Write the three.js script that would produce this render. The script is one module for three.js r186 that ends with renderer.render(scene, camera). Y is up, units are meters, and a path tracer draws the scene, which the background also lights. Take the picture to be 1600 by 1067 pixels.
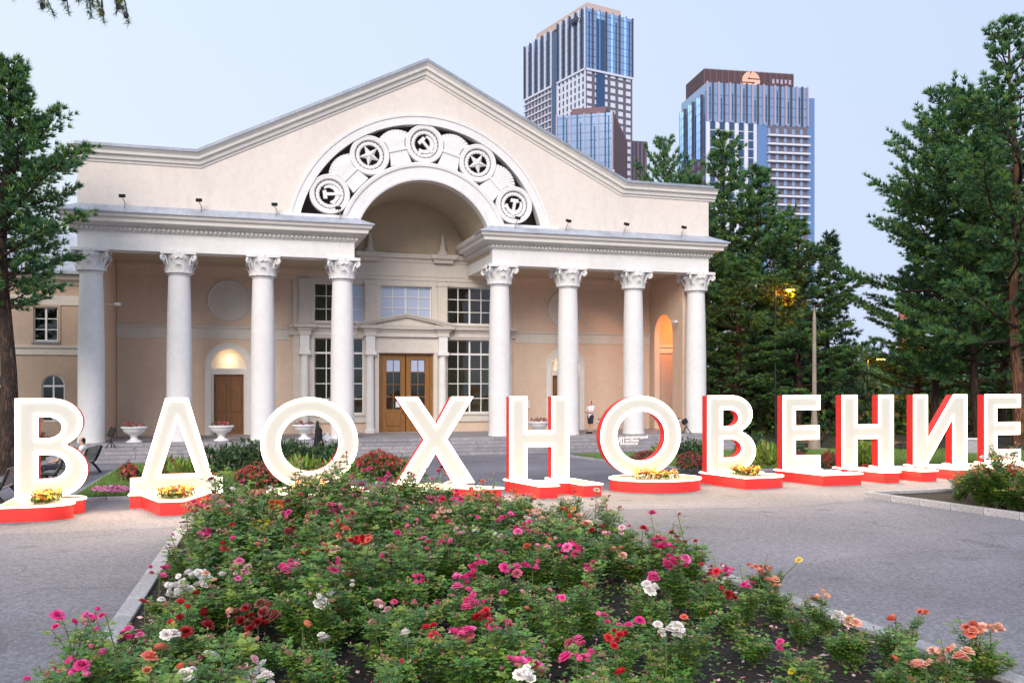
import * as THREE from 'three';
import { mergeGeometries, mergeVertices, toCreasedNormals } from 'three/addons/utils/BufferGeometryUtils.js';
import { MarchingCubes } from 'three/addons/objects/MarchingCubes.js';
import { RectAreaLightUniformsLib } from 'three/addons/lights/RectAreaLightUniformsLib.js';

/* ---------- camera, sky, sun, exposure ---------- */
const scene = new THREE.Scene();
const EYE = 3.3, FOC = 1420, HORIZON = 602, TURN = 16.9 * Math.PI / 180;
const camera = new THREE.PerspectiveCamera(2 * Math.atan(533.5 / FOC) * 180 / Math.PI, 1600 / 1067, 0.1, 3000);
camera.position.set(0, EYE, 0);
camera.rotation.set(0, -TURN, 0);
camera.setViewOffset(1600, 1067, 0, 533.5 - HORIZON, 1600, 1067);
scene.add(camera);
const renderer = new THREE.WebGLRenderer({ antialias: true });
renderer.setSize(1024, 682);
renderer.toneMapping = THREE.LinearToneMapping;
renderer.toneMappingExposure = 1.2;
renderer.shadowMap.enabled = true;
RectAreaLightUniformsLib.init();
{
  const W = 512, Hh = 256, d = new Float32Array(W * Hh * 4);
  const sm = (a, b, x) => { const t = Math.min(1, Math.max(0, (x - a) / (b - a))); return t * t * (3 - 2 * t); };
  for (let j = 0; j < Hh; j++) for (let i = 0; i < W; i++) {
    const el = (j + 0.5) / Hh * Math.PI - Math.PI / 2, az = (i + 0.5) / W * 2 * Math.PI - Math.PI;
    const x = Math.cos(el) * Math.cos(az), z = Math.cos(el) * Math.sin(az), y = Math.sin(el);
    const west = 0.5 + 0.5 * (x * -0.85 + z * -0.22);           // the bright evening side of the sky
    const k = sm(0.05, 0.95, west), hi = sm(-0.05, 0.9, y);
    const low = [0.525 + 0.19 * k, 0.615 + 0.175 * k, 0.835 + 0.015 * k], top = [0.445 + 0.19 * k, 0.585 + 0.17 * k, 0.835 + 0.02 * k];
    const o = (j * W + i) * 4;
    for (let c = 0; c < 3; c++) d[o + c] = (low[c] + (top[c] - low[c]) * hi) * (y < -0.02 ? 0.5 : 1);
    d[o + 3] = 1;
  }
  const sky = new THREE.DataTexture(d, W, Hh, THREE.RGBAFormat, THREE.FloatType);
  sky.mapping = THREE.EquirectangularReflectionMapping; sky.magFilter = sky.minFilter = THREE.LinearFilter; sky.needsUpdate = true;
  scene.background = sky; scene.environment = sky;
}
const sun = new THREE.DirectionalLight(0xfff1e6, 2.8);
sun.position.set(-38, 62, 60); sun.target.position.set(9, 0, -40); scene.add(sun, sun.target);
sun.castShadow = true; sun.shadow.radius = 60; sun.shadow.mapSize.set(2048, 2048);
Object.assign(sun.shadow.camera, { left: -60, right: 60, top: 60, bottom: -60, near: 1, far: 260 });

/* ---------- helpers ---------- */
let seed = 7;
const rnd = () => { seed = (seed + 0x6D2B79F5) | 0; let t = Math.imul(seed ^ (seed >>> 15), 1 | seed); t = (t + Math.imul(t ^ (t >>> 7), 61 | t)) ^ t; return ((t ^ (t >>> 14)) >>> 0) / 4294967296; };
const rr = (a, b) => a + (b - a) * rnd(), pick = a => a[Math.floor(rnd() * a.length)];
const V = (x, y, z) => new THREE.Vector3(x, y, z);
const FX = Math.sin(TURN), FZ = -Math.cos(TURN), RX = Math.cos(TURN), RZ = Math.sin(TURN);
const ray = (px, py) => { const a = (px - 800) / FOC; return [FX + RX * a, (HORIZON - py) / FOC, FZ + RZ * a]; };
const onY = (px, py, y = 0) => { const d = ray(px, py), t = (y - EYE) / d[1]; return V(d[0] * t, y, d[2] * t); };      // where a pixel's ray meets a level
const onZ = (px, py, z) => { const d = ray(px, py), t = z / d[2]; return V(d[0] * t, EYE + d[1] * t, z); };
const atDepth = (px, t) => { const d = ray(px, HORIZON); return V(d[0] * t, 0, d[2] * t); };

const taken = {};
const numbered = n => { const k = taken[n] = (taken[n] ?? -1) + 1; return k ? n + '_' + String(k).padStart(3, '0') : n; };
function tag(o, label, category, group, kind) { o.userData.label = label; if (category) o.userData.category = category; if (group) o.userData.group = group; if (kind) o.userData.kind = kind; return o; }
function thing(name, label, category, pos = [0, 0, 0], turn = 0, group) {
  const g = new THREE.Group(); g.name = numbered(name); g.position.set(...pos); g.rotation.y = turn; scene.add(g);
  return tag(g, label, category, group);
}
function metricUV(g) {
  if (g.index) g = g.toNonIndexed();
  const p = g.attributes.position, uv = new Float32Array(p.count * 2), a = V(0, 0, 0), b = V(0, 0, 0), c = V(0, 0, 0), n = V(0, 0, 0);
  for (let i = 0; i < p.count; i += 3) {
    a.fromBufferAttribute(p, i); b.fromBufferAttribute(p, i + 1); c.fromBufferAttribute(p, i + 2);
    n.copy(b).sub(a).cross(c.clone().sub(a));
    const ax = Math.abs(n.x), ay = Math.abs(n.y), az = Math.abs(n.z);
    [a, b, c].forEach((q, k) => { const o = (i + k) * 2; if (ay >= ax && ay >= az) { uv[o] = q.x; uv[o + 1] = q.z; } else if (ax >= az) { uv[o] = q.z; uv[o + 1] = q.y; } else { uv[o] = q.x; uv[o + 1] = q.y; } });
  }
  g.setAttribute('uv', new THREE.BufferAttribute(uv, 2)); return g;
}
function merge(list) {
  const gs = list.flat(Infinity).map(g => { g = g.index ? g.toNonIndexed() : g; if (!g.attributes.normal) g.computeVertexNormals(); if (!g.attributes.uv) metricUV(g); for (const k of Object.keys(g.attributes)) if (!['position', 'normal', 'uv', 'color'].includes(k)) g.deleteAttribute(k); return g; });
  return gs.length === 1 ? gs[0] : mergeGeometries(gs);
}
function part(name, geos, mat, parent = scene, keepUV = false) {
  let g = Array.isArray(geos) ? merge(geos) : geos; if (!keepUV) g = metricUV(g);
  const m = new THREE.Mesh(g, mat); m.name = parent === scene ? numbered(name) : name; m.castShadow = m.receiveShadow = true; parent.add(m); return m;
}
function struct(name, geos, mat) { const m = part(name, geos, mat); m.userData.kind = 'structure'; return m; }
const box = (x0, x1, y0, y1, z0, z1) => { const g = new THREE.BoxGeometry(Math.abs(x1 - x0), Math.abs(y1 - y0), Math.abs(z1 - z0)); g.translate((x0 + x1) / 2, (y0 + y1) / 2, (z0 + z1) / 2); return g; };
function bevelBox(w, h, d, r) { // box with chamfered edges, centred
  const s = new THREE.Shape(); s.moveTo(-w / 2 + r, -h / 2 + r); s.lineTo(w / 2 - r, -h / 2 + r); s.lineTo(w / 2 - r, h / 2 - r); s.lineTo(-w / 2 + r, h / 2 - r); s.closePath();
  const g = new THREE.ExtrudeGeometry(s, { depth: d - 2 * r, bevelEnabled: true, bevelSize: r, bevelThickness: r, bevelSegments: 1 }); g.translate(0, 0, -(d - 2 * r) / 2); return g;
}
function fromTris(tris) { const g = new THREE.BufferGeometry(); g.setAttribute('position', new THREE.Float32BufferAttribute(tris, 3)); g.computeVertexNormals(); return g; }
const XY = (a, b, s) => [a, b, s], XZ = (a, b, s) => [a, s, b], ZY = (a, b, s) => [s, b, a];
// a plate with holes, between s0 and s1 along the third axis
function plate(outline, holes, s0, s1, map = XY) {
  const o = outline.map(p => new THREE.Vector2(...p)), hs = holes.map(h => h.map(p => new THREE.Vector2(...p)));
  if (THREE.ShapeUtils.isClockWise(o)) o.reverse(); hs.forEach(h => { if (!THREE.ShapeUtils.isClockWise(h)) h.reverse(); });
  const f = THREE.ShapeUtils.triangulateShape(o, hs), all = [o, ...hs].flat(), t = [];
  const flip = map === XY ? false : true, tri = (A, B, C) => flip ? t.push(...A, ...C, ...B) : t.push(...A, ...B, ...C), P = (v, s) => map(v.x, v.y, s);
  for (const [a, b, c] of f) { tri(P(all[a], s1), P(all[b], s1), P(all[c], s1)); tri(P(all[c], s0), P(all[b], s0), P(all[a], s0)); }
  for (const r of [o, ...hs]) for (let i = 0; i < r.length; i++) { const a = r[i], b = r[(i + 1) % r.length]; tri(P(a, s0), P(b, s0), P(b, s1)); tri(P(a, s0), P(b, s1), P(a, s1)); }
  return fromTris(t);
}
// a moulding: profile [offset along the path's normal, third axis] swept along a path with mitred corners
function sweep(profile, path, map, closed = false, caps = true) {
  const n = path.length, segN = [], t = [], rings = [];
  for (let i = 0; i < n - (closed ? 0 : 1); i++) { const a = path[i], b = path[(i + 1) % n], dx = b[0] - a[0], dy = b[1] - a[1], l = Math.hypot(dx, dy) || 1; segN.push([-dy / l, dx / l]); }
  for (let i = 0; i < n; i++) {
    const p = closed ? segN[(i + n - 1) % n] : segN[Math.max(0, i - 1)], q = closed ? segN[i] : segN[Math.min(i, n - 2)];
    let mx = p[0] + q[0], my = p[1] + q[1]; const k = Math.max(0.35, 1 + p[0] * q[0] + p[1] * q[1]); mx /= k; my /= k;
    rings.push(profile.map(([o, s]) => map(path[i][0] + mx * o, path[i][1] + my * o, s)));
  }
  const m = profile.length;
  for (let i = 0; i < n - (closed ? 0 : 1); i++) for (let j = 0; j < m; j++) { const A = rings[i][j], B = rings[(i + 1) % n][j], C = rings[(i + 1) % n][(j + 1) % m], D = rings[i][(j + 1) % m]; t.push(...A, ...C, ...B, ...A, ...D, ...C); }
  if (!closed && caps) { const f = THREE.ShapeUtils.triangulateShape(profile.map(p => new THREE.Vector2(...p)), []); for (const r of [rings[0], rings[n - 1]]) for (const [a, b, c] of f) t.push(...r[a], ...r[b], ...r[c]); }
  return fromTris(t);
}
const arc = (cx, cy, r, a0, a1, n) => Array.from({ length: n + 1 }, (_, i) => { const a = (a0 + (a1 - a0) * i / n) * Math.PI / 180; return [cx + r * Math.cos(a), cy + r * Math.sin(a)]; });
const rect = (x0, x1, y0, y1) => [[x0, y0], [x1, y0], [x1, y1], [x0, y1]];
function tube(pts, r0, r1 = r0, seg = 6, n = pts.length * 2) {
  const c = new THREE.CatmullRomCurve3(pts), fr = c.computeFrenetFrames(n), g = new THREE.TubeGeometry(c, n, 1, seg), p = g.attributes.position, q = V(0, 0, 0), o = V(0, 0, 0);
  for (let i = 0; i <= n; i++) { c.getPointAt(i / n, o); const r = r0 + (r1 - r0) * i / n; for (let j = 0; j <= seg; j++) { const k = i * (seg + 1) + j; q.fromBufferAttribute(p, k).sub(o).multiplyScalar(r).add(o); p.setXYZ(k, q.x, q.y, q.z); } }
  return g;
}
const lathe = (pts, seg = 32) => new THREE.LatheGeometry(pts.map(p => new THREE.Vector2(...p)), seg);
function paint(g, col) { // vertex colour
  const n = g.attributes.position.count, a = new Float32Array(n * 3); for (let i = 0; i < n; i++) { a[i * 3] = col[0]; a[i * 3 + 1] = col[1]; a[i * 3 + 2] = col[2]; }
  g.setAttribute('color', new THREE.BufferAttribute(a, 3)); return g;
}

/* ---------- textures and materials ---------- */
function hash(x, y, s) { let h = Math.imul(x, 374761393) + Math.imul(y, 668265263) + Math.imul(s, 2246822519) | 0; h = Math.imul(h ^ (h >>> 13), 1274126177); return ((h ^ (h >>> 16)) >>> 0) / 4294967296; }
function vnoise(x, y, per, s) { const xi = Math.floor(x), yi = Math.floor(y), fx = x - xi, fy = y - yi, u = fx * fx * (3 - 2 * fx), w = fy * fy * (3 - 2 * fy), m = v => ((v % per) + per) % per; const a = hash(m(xi), m(yi), s), b = hash(m(xi + 1), m(yi), s), c = hash(m(xi), m(yi + 1), s), d = hash(m(xi + 1), m(yi + 1), s); return a + (b - a) * u + (c - a) * w + (a - b - c + d) * u * w; }
function fbm(u, v, f, oct, s) { let r = 0, k = 0.5, n = 0; for (let i = 0; i < oct; i++) { r += k * vnoise(u * f, v * f, f, s + i); n += k; f *= 2; k *= 0.55; } return r / n; }
function tex(size, metres, fn, srgb = true) { // fn(u,v) -> [r,g,b] 0..1
  const d = new Uint8Array(size * size * 4);
  for (let j = 0; j < size; j++) for (let i = 0; i < size; i++) { const c = fn(i / size, j / size, i, j), o = (j * size + i) * 4; for (let k = 0; k < 3; k++) d[o + k] = Math.max(0, Math.min(255, Math.round(c[k] * 255))); d[o + 3] = 255; }
  const t = new THREE.DataTexture(d, size, size); t.wrapS = t.wrapT = THREE.RepeatWrapping; t.magFilter = THREE.LinearFilter; t.minFilter = THREE.LinearMipmapLinearFilter; t.generateMipmaps = true;
  if (srgb) t.colorSpace = THREE.SRGBColorSpace; const r = Array.isArray(metres) ? metres : [metres, metres]; t.repeat.set(1 / r[0], 1 / r[1]); t.needsUpdate = true; return t;
}
const grey = v => [v, v, v];
const plasterMap = tex(512, 7, (u, v) => { const a = fbm(u, v, 3, 5, 1), b = fbm(u, v, 40, 3, 9), st = fbm(u, v * 0.25, 24, 2, 19); const k = 0.93 + 0.06 * (a - 0.5) + 0.05 * (b - 0.5) - 0.03 * Math.max(0, st - 0.6) * 2; return [k, k * 0.995, k * 0.985]; });
const plasterBump = tex(512, 2.5, (u, v) => grey(fbm(u, v, 32, 4, 3)), false);
const asphaltMap = tex(2048, 19, (u, v, i, j) => {   // worn asphalt: aggregate, repairs, stains, hairline cracks
  const a = fbm(u, v, 5, 3, 5), sp = hash(i, j, 77), f = vnoise(u * 512, v * 512, 512, 6), w = fbm(u, v, 9, 2, 15), cr = Math.abs(vnoise(u * 7 + w * 1.6, v * 7 + a * 1.6, 7, 44) - 0.5), c2 = Math.abs(vnoise(u * 4 + a * 2, v * 4 - w * 2, 4, 48) - 0.5), st = vnoise(u * 23, v * 23, 23, 91);
  let k = 0.75 + 0.26 * (a - 0.5) + 0.20 * (f - 0.5) + (sp > 0.93 ? 0.15 : sp < 0.08 ? -0.13 : 0) - (st > 0.86 ? (st - 0.86) * 0.9 : 0); if (cr < 0.006 && w > 0.52) k -= 0.07; if (c2 < 0.0035 && a > 0.5) k -= 0.09; if (vnoise(u * 3, v * 3, 3, 61) > 0.72) k -= 0.045;
  return [k * 1.0, k * 0.985, k * 1.02]; });
const asphaltBump = tex(512, 1.6, (u, v) => grey(fbm(u, v, 64, 3, 8)), false);
const graniteMap = tex(512, 1.5, (u, v, i, j) => { const f = fbm(u, v, 48, 3, 12), a = fbm(u, v, 4, 3, 2), s = hash(i, j, 5); const k = 0.80 + 0.26 * (f - 0.5) + 0.14 * (a - 0.5) + (s > 0.9 ? 0.1 : s < 0.1 ? -0.14 : 0); return [k, k * 0.99, k]; });
const woodMap = tex(512, [0.6, 2.4], (u, v) => { const g = fbm(u, v * 0.12, 48, 3, 21), w = fbm(u, v, 6, 3, 22), l = 0.5 + 0.5 * Math.sin((u * 9 + w * 1.6) * 6.283); const k = 0.72 + 0.25 * (g - 0.5) + 0.16 * (l - 0.5); return [k, k * 0.96, k * 0.9]; });
const barkMap = tex(512, [1.2, 2.2], (u, v) => { const r = Math.abs(fbm(u, v * 0.35, 14, 4, 31) - 0.5) * 3.2, a = fbm(u, v, 6, 3, 33); const k = 0.40 + 0.45 * Math.min(1, r) + 0.22 * (a - 0.5); return [k, k * 0.93, k * 0.88]; });
const barkBump = tex(512, [1.2, 2.2], (u, v) => grey(Math.min(1, Math.abs(fbm(u, v * 0.35, 14, 4, 31) - 0.5) * 3.2)), false);
const soilMap = tex(512, 2, (u, v, i, j) => { const a = fbm(u, v, 8, 5, 51), s = fbm(u, v, 90, 2, 52), c = hash(i >> 2, j >> 2, 3); const k = 0.52 + 0.5 * (a - 0.5) + 0.55 * (s - 0.5) + (c > 0.965 ? 0.3 : 0); return [k, k * 0.93, k * 0.86]; });
const soilBump = tex(512, 2, (u, v) => grey(fbm(u, v, 40, 4, 55)), false);
const grassMap = tex(512, 3, (u, v) => { const a = fbm(u, v, 6, 4, 61), f = fbm(u, v, 120, 2, 62); const k = 0.6 + 0.4 * (a - 0.5) + 0.5 * (f - 0.5); return [k * 0.95, k, k * 0.8]; });
const tinMap = tex(512, 4, (u, v) => { const a = fbm(u, v, 5, 5, 71), b = fbm(u, v * 0.2, 40, 2, 72); const k = 0.82 + 0.22 * (a - 0.5) + 0.12 * (b - 0.5); return [k, k, k * 1.01]; });
const lin = (r, g, b) => new THREE.Color().setRGB(r, g, b);
const std = (c, rough = 0.9, o = {}) => new THREE.MeshStandardMaterial({ color: c, roughness: rough, ...o });
const plaster = c => std(c, 0.92, { map: plasterMap, bumpMap: plasterBump, bumpScale: 0.006 });
const M = {
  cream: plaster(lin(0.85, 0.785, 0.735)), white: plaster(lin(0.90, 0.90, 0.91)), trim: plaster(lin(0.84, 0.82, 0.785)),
  peach: plaster(lin(0.75, 0.585, 0.46)), stone: plaster(lin(0.72, 0.68, 0.62)), ceil: plaster(lin(0.58, 0.48, 0.35)), wing: plaster(lin(0.56, 0.43, 0.335)),  // wing: even plaster colour lowered to carry the shade of the pine
  tin: std(lin(0.40, 0.45, 0.52), 0.5, { map: tinMap, metalness: 0.1 }), tinlight: std(lin(0.62, 0.67, 0.76), 0.5, { map: tinMap, metalness: 0.1 }),
  glass: new THREE.MeshPhysicalMaterial({ color: lin(0.72, 0.82, 0.79), roughness: 0.03, transmission: 1, thickness: 0, ior: 1.5 }), paintedSkyPane: std(lin(0.42, 0.50, 0.66), 0.08),  // last entry is opaque: a sky reflection painted in as pale blue
  frame: std(lin(0.74, 0.74, 0.72), 0.55), door: std(lin(0.52, 0.25, 0.06), 0.5, { map: woodMap }), doordark: std(lin(0.42, 0.20, 0.075), 0.55, { map: woodMap }),
  granite: std(lin(0.52, 0.505, 0.53), 0.75, { map: graniteMap }), graniteB: std(lin(0.46, 0.445, 0.475), 0.75, { map: graniteMap }), graniteC: std(lin(0.57, 0.55, 0.56), 0.75, { map: graniteMap }),
  kerb: std(lin(0.66, 0.66, 0.69), 0.8, { map: graniteMap }), kerbB: std(lin(0.58, 0.58, 0.61), 0.8, { map: graniteMap }),
  asphalt: std(lin(0.385, 0.375, 0.40), 0.93, { map: asphaltMap, bumpMap: asphaltBump, bumpScale: 0.008 }), paving: std(lin(0.44, 0.42, 0.425), 0.92, { map: asphaltMap, bumpMap: asphaltBump, bumpScale: 0.006 }),
  soil: std(lin(0.062, 0.05, 0.045), 1, { map: soilMap, bumpMap: soilBump, bumpScale: 0.05 }), lawn: std(lin(0.10, 0.17, 0.035), 1, { map: grassMap }), woodland: std(lin(0.05, 0.075, 0.03), 1, { map: grassMap }),
  red: std(lin(0.78, 0.035, 0.03), 0.42), deck: std(lin(0.72, 0.58, 0.40), 0.6, { map: woodMap }),
  face: std(lin(0.42, 0.42, 0.40), 0.5, { emissive: lin(0.17, 0.165, 0.125) }), led: std(lin(1, 0.98, 0.9), 0.5, { emissive: lin(4.2, 3.7, 2.6) }),
  iron: std(lin(0.02, 0.024, 0.024), 0.45, { metalness: 0.3 }), slat: std(lin(0.60, 0.60, 0.62), 0.6, { map: woodMap }), brownwood: std(lin(0.34, 0.24, 0.17), 0.6, { map: woodMap }),
  bark: std(lin(0.17, 0.12, 0.095), 0.95, { map: barkMap, bumpMap: barkBump, bumpScale: 0.04 }), pinebark: std(lin(0.42, 0.235, 0.14), 0.95, { map: barkMap, bumpMap: barkBump, bumpScale: 0.03 }),
  needles: std(lin(1, 1, 1), 0.75, { vertexColors: true, side: THREE.DoubleSide }), leaves: std(lin(1, 1, 1), 0.5, { vertexColors: true, side: THREE.DoubleSide }),
  stem: std(lin(0.10, 0.12, 0.04), 0.7), lampOrange: std(lin(1, 0.7, 0.3), 0.5, { emissive: lin(6, 2.6, 0.5) }), lampWarm: std(lin(1, 0.9, 0.7), 0.5, { emissive: lin(5, 3.6, 1.8) }), lampWhite: std(lin(1, 1, 1), 0.5, { emissive: lin(3, 3, 2.9) }),
  pole: std(lin(0.50, 0.42, 0.32), 0.7, { map: graniteMap }), skin: std(lin(0.55, 0.33, 0.23), 0.55),
};

/* ---------- ground ---------- */
{
  struct('ground', [plate(rect(-1500, 1500, -1800, 300), [], -0.5, 0, XZ)], M.asphalt);
  struct('paving_strip', [plate([[-40, -22.35], [7.2, -22.5], [9.6, -22.2], [14.4, -21.35], [17.2, -21.9], [60, -22.6], [60, -30.0], [-40, -28.0]], [], 0, 0.004, XZ)], M.paving);
  const far = struct('woodland_floor', [plate([[27.5, -44], [30, -36], [90, -38], [160, -90], [160, -200], [27.5, -200]], [], 0.0, 0.05, XZ)], M.woodland); far.userData.kind = 'structure';
  struct('woodland_floor', [plate([[-7.2, -43], [-7.2, -49.8], [-60, -49.8], [-60, -43]], [], 0.0, 0.05, XZ)], M.woodland);
}
function kerbRun(parent, a, b, w = 0.26, h = 0.13, len = 1.0) { // kerb stones laid end to end from a to b
  const dx = b[0] - a[0], dz = b[1] - a[1], L = Math.hypot(dx, dz), n = Math.max(1, Math.round(L / len)), g = bevelBox(L / n - 0.012, h + 0.1, w, 0.012);
  for (let i = 0; i < n; i++) { const m = part('kerb_stone', metricUV(g.clone()), i % 3 ? M.kerb : M.kerbB, parent); const t = (i + 0.5) / n; m.position.set(a[0] + dx * t, (h - 0.1) / 2 + rr(-0.004, 0.004), a[1] + dz * t); m.rotation.y = -Math.atan2(dz, dx) + rr(-0.004, 0.004); }
}
const BED = { l: z => -1.75 + (-7 - z) * 0.041, r: z => 8.15 - (-7 - z) * 0.048 };
{
  const soil = struct('flower_bed_soil', [plate([[BED.l(-6.5), -6.5], [BED.r(-6.5), -6.5], [BED.r(-21.4), -21.4], [BED.l(-21.4), -21.4]], [], 0, 0.07, XZ)], M.soil);
  kerbRun(soil, [BED.l(-6.5), -6.5], [BED.l(-21.5), -21.5]); kerbRun(soil, [BED.r(-21.5), -21.5], [BED.r(-6.5), -6.5]); kerbRun(soil, [BED.l(-21.5) + 0.1, -21.5], [BED.r(-21.5) - 0.1, -21.5]);
  const s2 = struct('flower_bed_soil', [plate([[17.9, -22.4], [19.3, -13], [34, -13], [34, -22.4]], [], 0, 0.09, XZ)], M.soil);
  kerbRun(s2, [17.75, -22.55], [19.25, -12.9], 0.2, 0.17); kerbRun(s2, [17.85, -22.55], [34, -22.55], 0.2, 0.17);
  const lawnL = struct('lawn', [plate([[-4.5, -28.4], [1.6, -28.4], [4.2, -31.5], [5.6, -36], [5.8, -39.6], [-4.3, -39.6]], [], 0, 0.06, XZ)], M.lawn);
  kerbRun(lawnL, [-4.6, -28.3], [-4.35, -39.7], 0.14, 0.1); kerbRun(lawnL, [-4.6, -28.3], [1.6, -28.3], 0.14, 0.1); kerbRun(lawnL, [1.65, -28.3], [4.3, -31.5], 0.14, 0.1); kerbRun(lawnL, [4.3, -31.5], [5.7, -36], 0.14, 0.1);
  const lawnR = struct('lawn', [plate([[17.3, -30.8], [15.4, -36], [14.8, -39.4], [26.5, -39.4], [40, -36], [40, -29.5]], [], 0, 0.06, XZ)], M.lawn);
  kerbRun(lawnR, [17.25, -30.7], [15.3, -36], 0.14, 0.1); kerbRun(lawnR, [15.3, -36], [14.7, -39.4], 0.14, 0.1); kerbRun(lawnR, [17.3, -30.7], [40, -29.4], 0.14, 0.1);
}

/* ---------- the pavilion ---------- */
const CX = 8.85, FL = 0.74, ZF = -43.8, ZB = -49, AY = 9.9;     // axis, porch floor, front plane, back wall, centre of the arch
const hall = thing('pavilion', 'cream neoclassical pavilion with white columns, gable and arched frieze of medallions', 'building');
{
  const mir = f => [f(-1), f(1)];
  // body behind the portico
  part('body_wall', [box(-6.7, -6.4, 0, 13.5, -49.41, -70), box(24.1, 24.4, 0, 13.5, -49.41, -70), box(-6.4, 24.1, 0, 13.5, -58, -58.3), box(-6.4, 24.1, 0.3, FL - 0.02, -49.41, -58), box(-6.4, 24.1, 9.42, 9.55, -49.41, -58), box(-6.7, -6.4, 10.61, 13.5, ZF - 0.46, -49.4), box(24.1, 24.4, 10.61, 13.5, ZF - 0.46, -49.4), box(-6.7, -5.72, FL, 9.42, -44.9, -49), plate([[-44.9, FL], [-44.9, 9.42], [-49, 9.42], [-49, FL]], [[[-46.1, FL + 0.02], [-46.1, 6.2], ...arc(-47.25, 6.2, 1.15, 0, 180, 14).slice(1, -1), [-48.4, 6.2], [-48.4, FL + 0.02]]], 23.42, 23.75, ZY), box(23.751, 24.4, FL, 9.42, -44.9, -45.6)], M.peach, hall);
  part('gable_roof', [sweep([[0.3, -69.9], [0.3, -44.27], [0.5, -44.27], [0.5, -69.9]], [[-6.6, 13.2], [-1.55, 13.2], [CX, 18.33], [19.25, 13.2], [24.3, 13.2]], XY)], M.tin, hall);
  part('attic_partition', [plate([[-6.4, 9.56], [24.1, 9.56], [24.1, 13.4], [19.3, 13.45], [CX, 18.6], [-1.6, 13.45], [-6.4, 13.4]], [], -49.4, -49.2)], M.cream, hall);
  // attic front with the arched opening and the frieze recess cut out
  const ann = [...arc(CX, AY, 6.16, 167.9, 12.1, 48), ...arc(CX, AY, 4.28, 17.6, 162.4, 40)];
  const open = arc(CX, AY, 3.41, 180, 0, 36);
  part('attic_wall', [plate([[-6.7, 10.6], [CX - 3.41, 10.6], ...open.filter(p => p[1] > 10.61), [CX + 3.41, 10.6], [24.4, 10.6], [24.4, 13.22], [19.25, 13.22], [CX, 18.35], [-1.55, 13.22], [-6.7, 13.22]], [ann], ZF - 0.45, ZF)], M.cream, hall);
  part('archivolt', [sweep([[0, ZF - 0.45], [0, ZF + 0.12], [0.1, ZF + 0.14], [0.18, ZF + 0.1], [0.62, ZF + 0.1], [0.66, ZF + 0.18], [0.78, ZF + 0.2], [0.86, ZF + 0.14], [0.86, ZF - 0.45]], arc(CX, AY, 3.42, 164, 16, 48), XY)], M.white, hall);
  part('arch_band', [sweep([[-0.02, ZF - 0.45], [-0.02, ZF + 0.07], [0.34, ZF + 0.07], [0.36, ZF + 0.12], [0.47, ZF + 0.13], [0.5, ZF - 0.05]], arc(CX, AY, 6.16, 168, 12, 64), XY)], M.white, hall);
  // raking cornice with its tin capping
  const rake = [[-6.7, 13.2], [-1.55, 13.2], [CX, 18.33], [19.25, 13.2], [24.4, 13.2]];
  const prof = [[0, ZF - 0.4], [0, ZF + 0.05], [0.12, ZF + 0.08], [0.13, ZF + 0.16], [0.3, ZF + 0.2], [0.34, ZF + 0.34], [0.46, ZF + 0.36], [0.58, ZF + 0.48], [0.6, ZF + 0.5], [0.6, ZF - 0.4]];
  const wrap = [[-6.7, -46.5], [-6.7, ZF], [24.4, ZF], [24.4, -46.5]];
  part('raking_cornice', [sweep(prof.map(([o, s]) => [o, s]), [[-7.05, 13.2], ...rake.slice(1, -1), [24.75, 13.2]], XY)], M.trim, hall);
  part('roof_capping', [sweep([[0.602, ZF - 0.3], [0.602, ZF + 0.54], [0.74, ZF + 0.52], [0.80, ZF + 0.1], [0.80, ZF - 0.3]], [[-6.75, 13.2], ...rake.slice(1, -1), [24.45, 13.2]], XY)], M.tin, hall);
  mir(s => { const x = CX + s * 15.55; part('side_cornice', [box(s < 0 ? x - 0.5 : x, s < 0 ? x : x + 0.5, 13.55, 13.8, ZF - 0.42, -69), box(s < 0 ? x - 0.25 : x, s < 0 ? x : x + 0.25, 13.2, 13.55, ZF - 0.42, -69)], M.trim, hall); });
  // the two entablature blocks with cornice, dentils and tin
  for (const s of [-1, 1]) {
    const xi = CX + s * 3.43, xo = CX + s * 15.55, x0 = Math.min(xi, xo), x1 = Math.max(xi, xo), blk = part('entablature', [box(x0, x1, 9.33, 10.6, ZF - 0.98, ZF), box(s < 0 ? x1 - 0.75 : x0, s < 0 ? x1 : x0 + 0.75, 9.33, 10.6, ZF - 0.98, ZB), box(s < 0 ? x0 : x1 - 0.95, s < 0 ? x0 + 0.95 : x1, 9.33, 10.6, ZF - 0.98, ZB)], M.white, hall);
    blk.userData.label = s < 0 ? undefined : undefined;
    const path = [[x0, ZB + (s < 0 ? -8 : 0.3)], [x0, ZF], [x1, ZF], [x1, ZB + (s < 0 ? 0.3 : -8)]];
    part('cornice', [sweep([[0, 10.12], [0.06, 10.14], [0.09, 10.2], [0.11, 10.34], [0.26, 10.38], [0.30, 10.46], [0.58, 10.5], [0.6, 10.64], [0.72, 10.72], [0.78, 10.86], [0.78, 10.9], [0, 10.95]], path, XZ)], M.trim, hall);
    part('tin_skirt', [sweep([[0.8, 10.905], [0.82, 10.87], [0.85, 10.87], [0.85, 10.925], [0.002, 11.33], [0.002, 10.955]], path.map((p, i) => i === 0 || i === 3 ? [p[0], s < 0 ? (i ? ZF - 0.45 : p[1]) : (i ? p[1] : ZF - 0.45)] : p), XZ)], M.tinlight, hall);
    const dn = []; for (let x = x0 - 0.06; x < x1 + 0.06; x += 0.2) dn.push(box(x, x + 0.11, 10.21, 10.335, ZF + 0.1, ZF + 0.2)); for (let z = ZF; z > ZB + 0.5; z -= 0.2) dn.push(box(s < 0 ? x1 + 0.1 : x0 - 0.2, s < 0 ? x1 + 0.2 : x0 - 0.1, 10.21, 10.335, z - 0.11, z));
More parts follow.
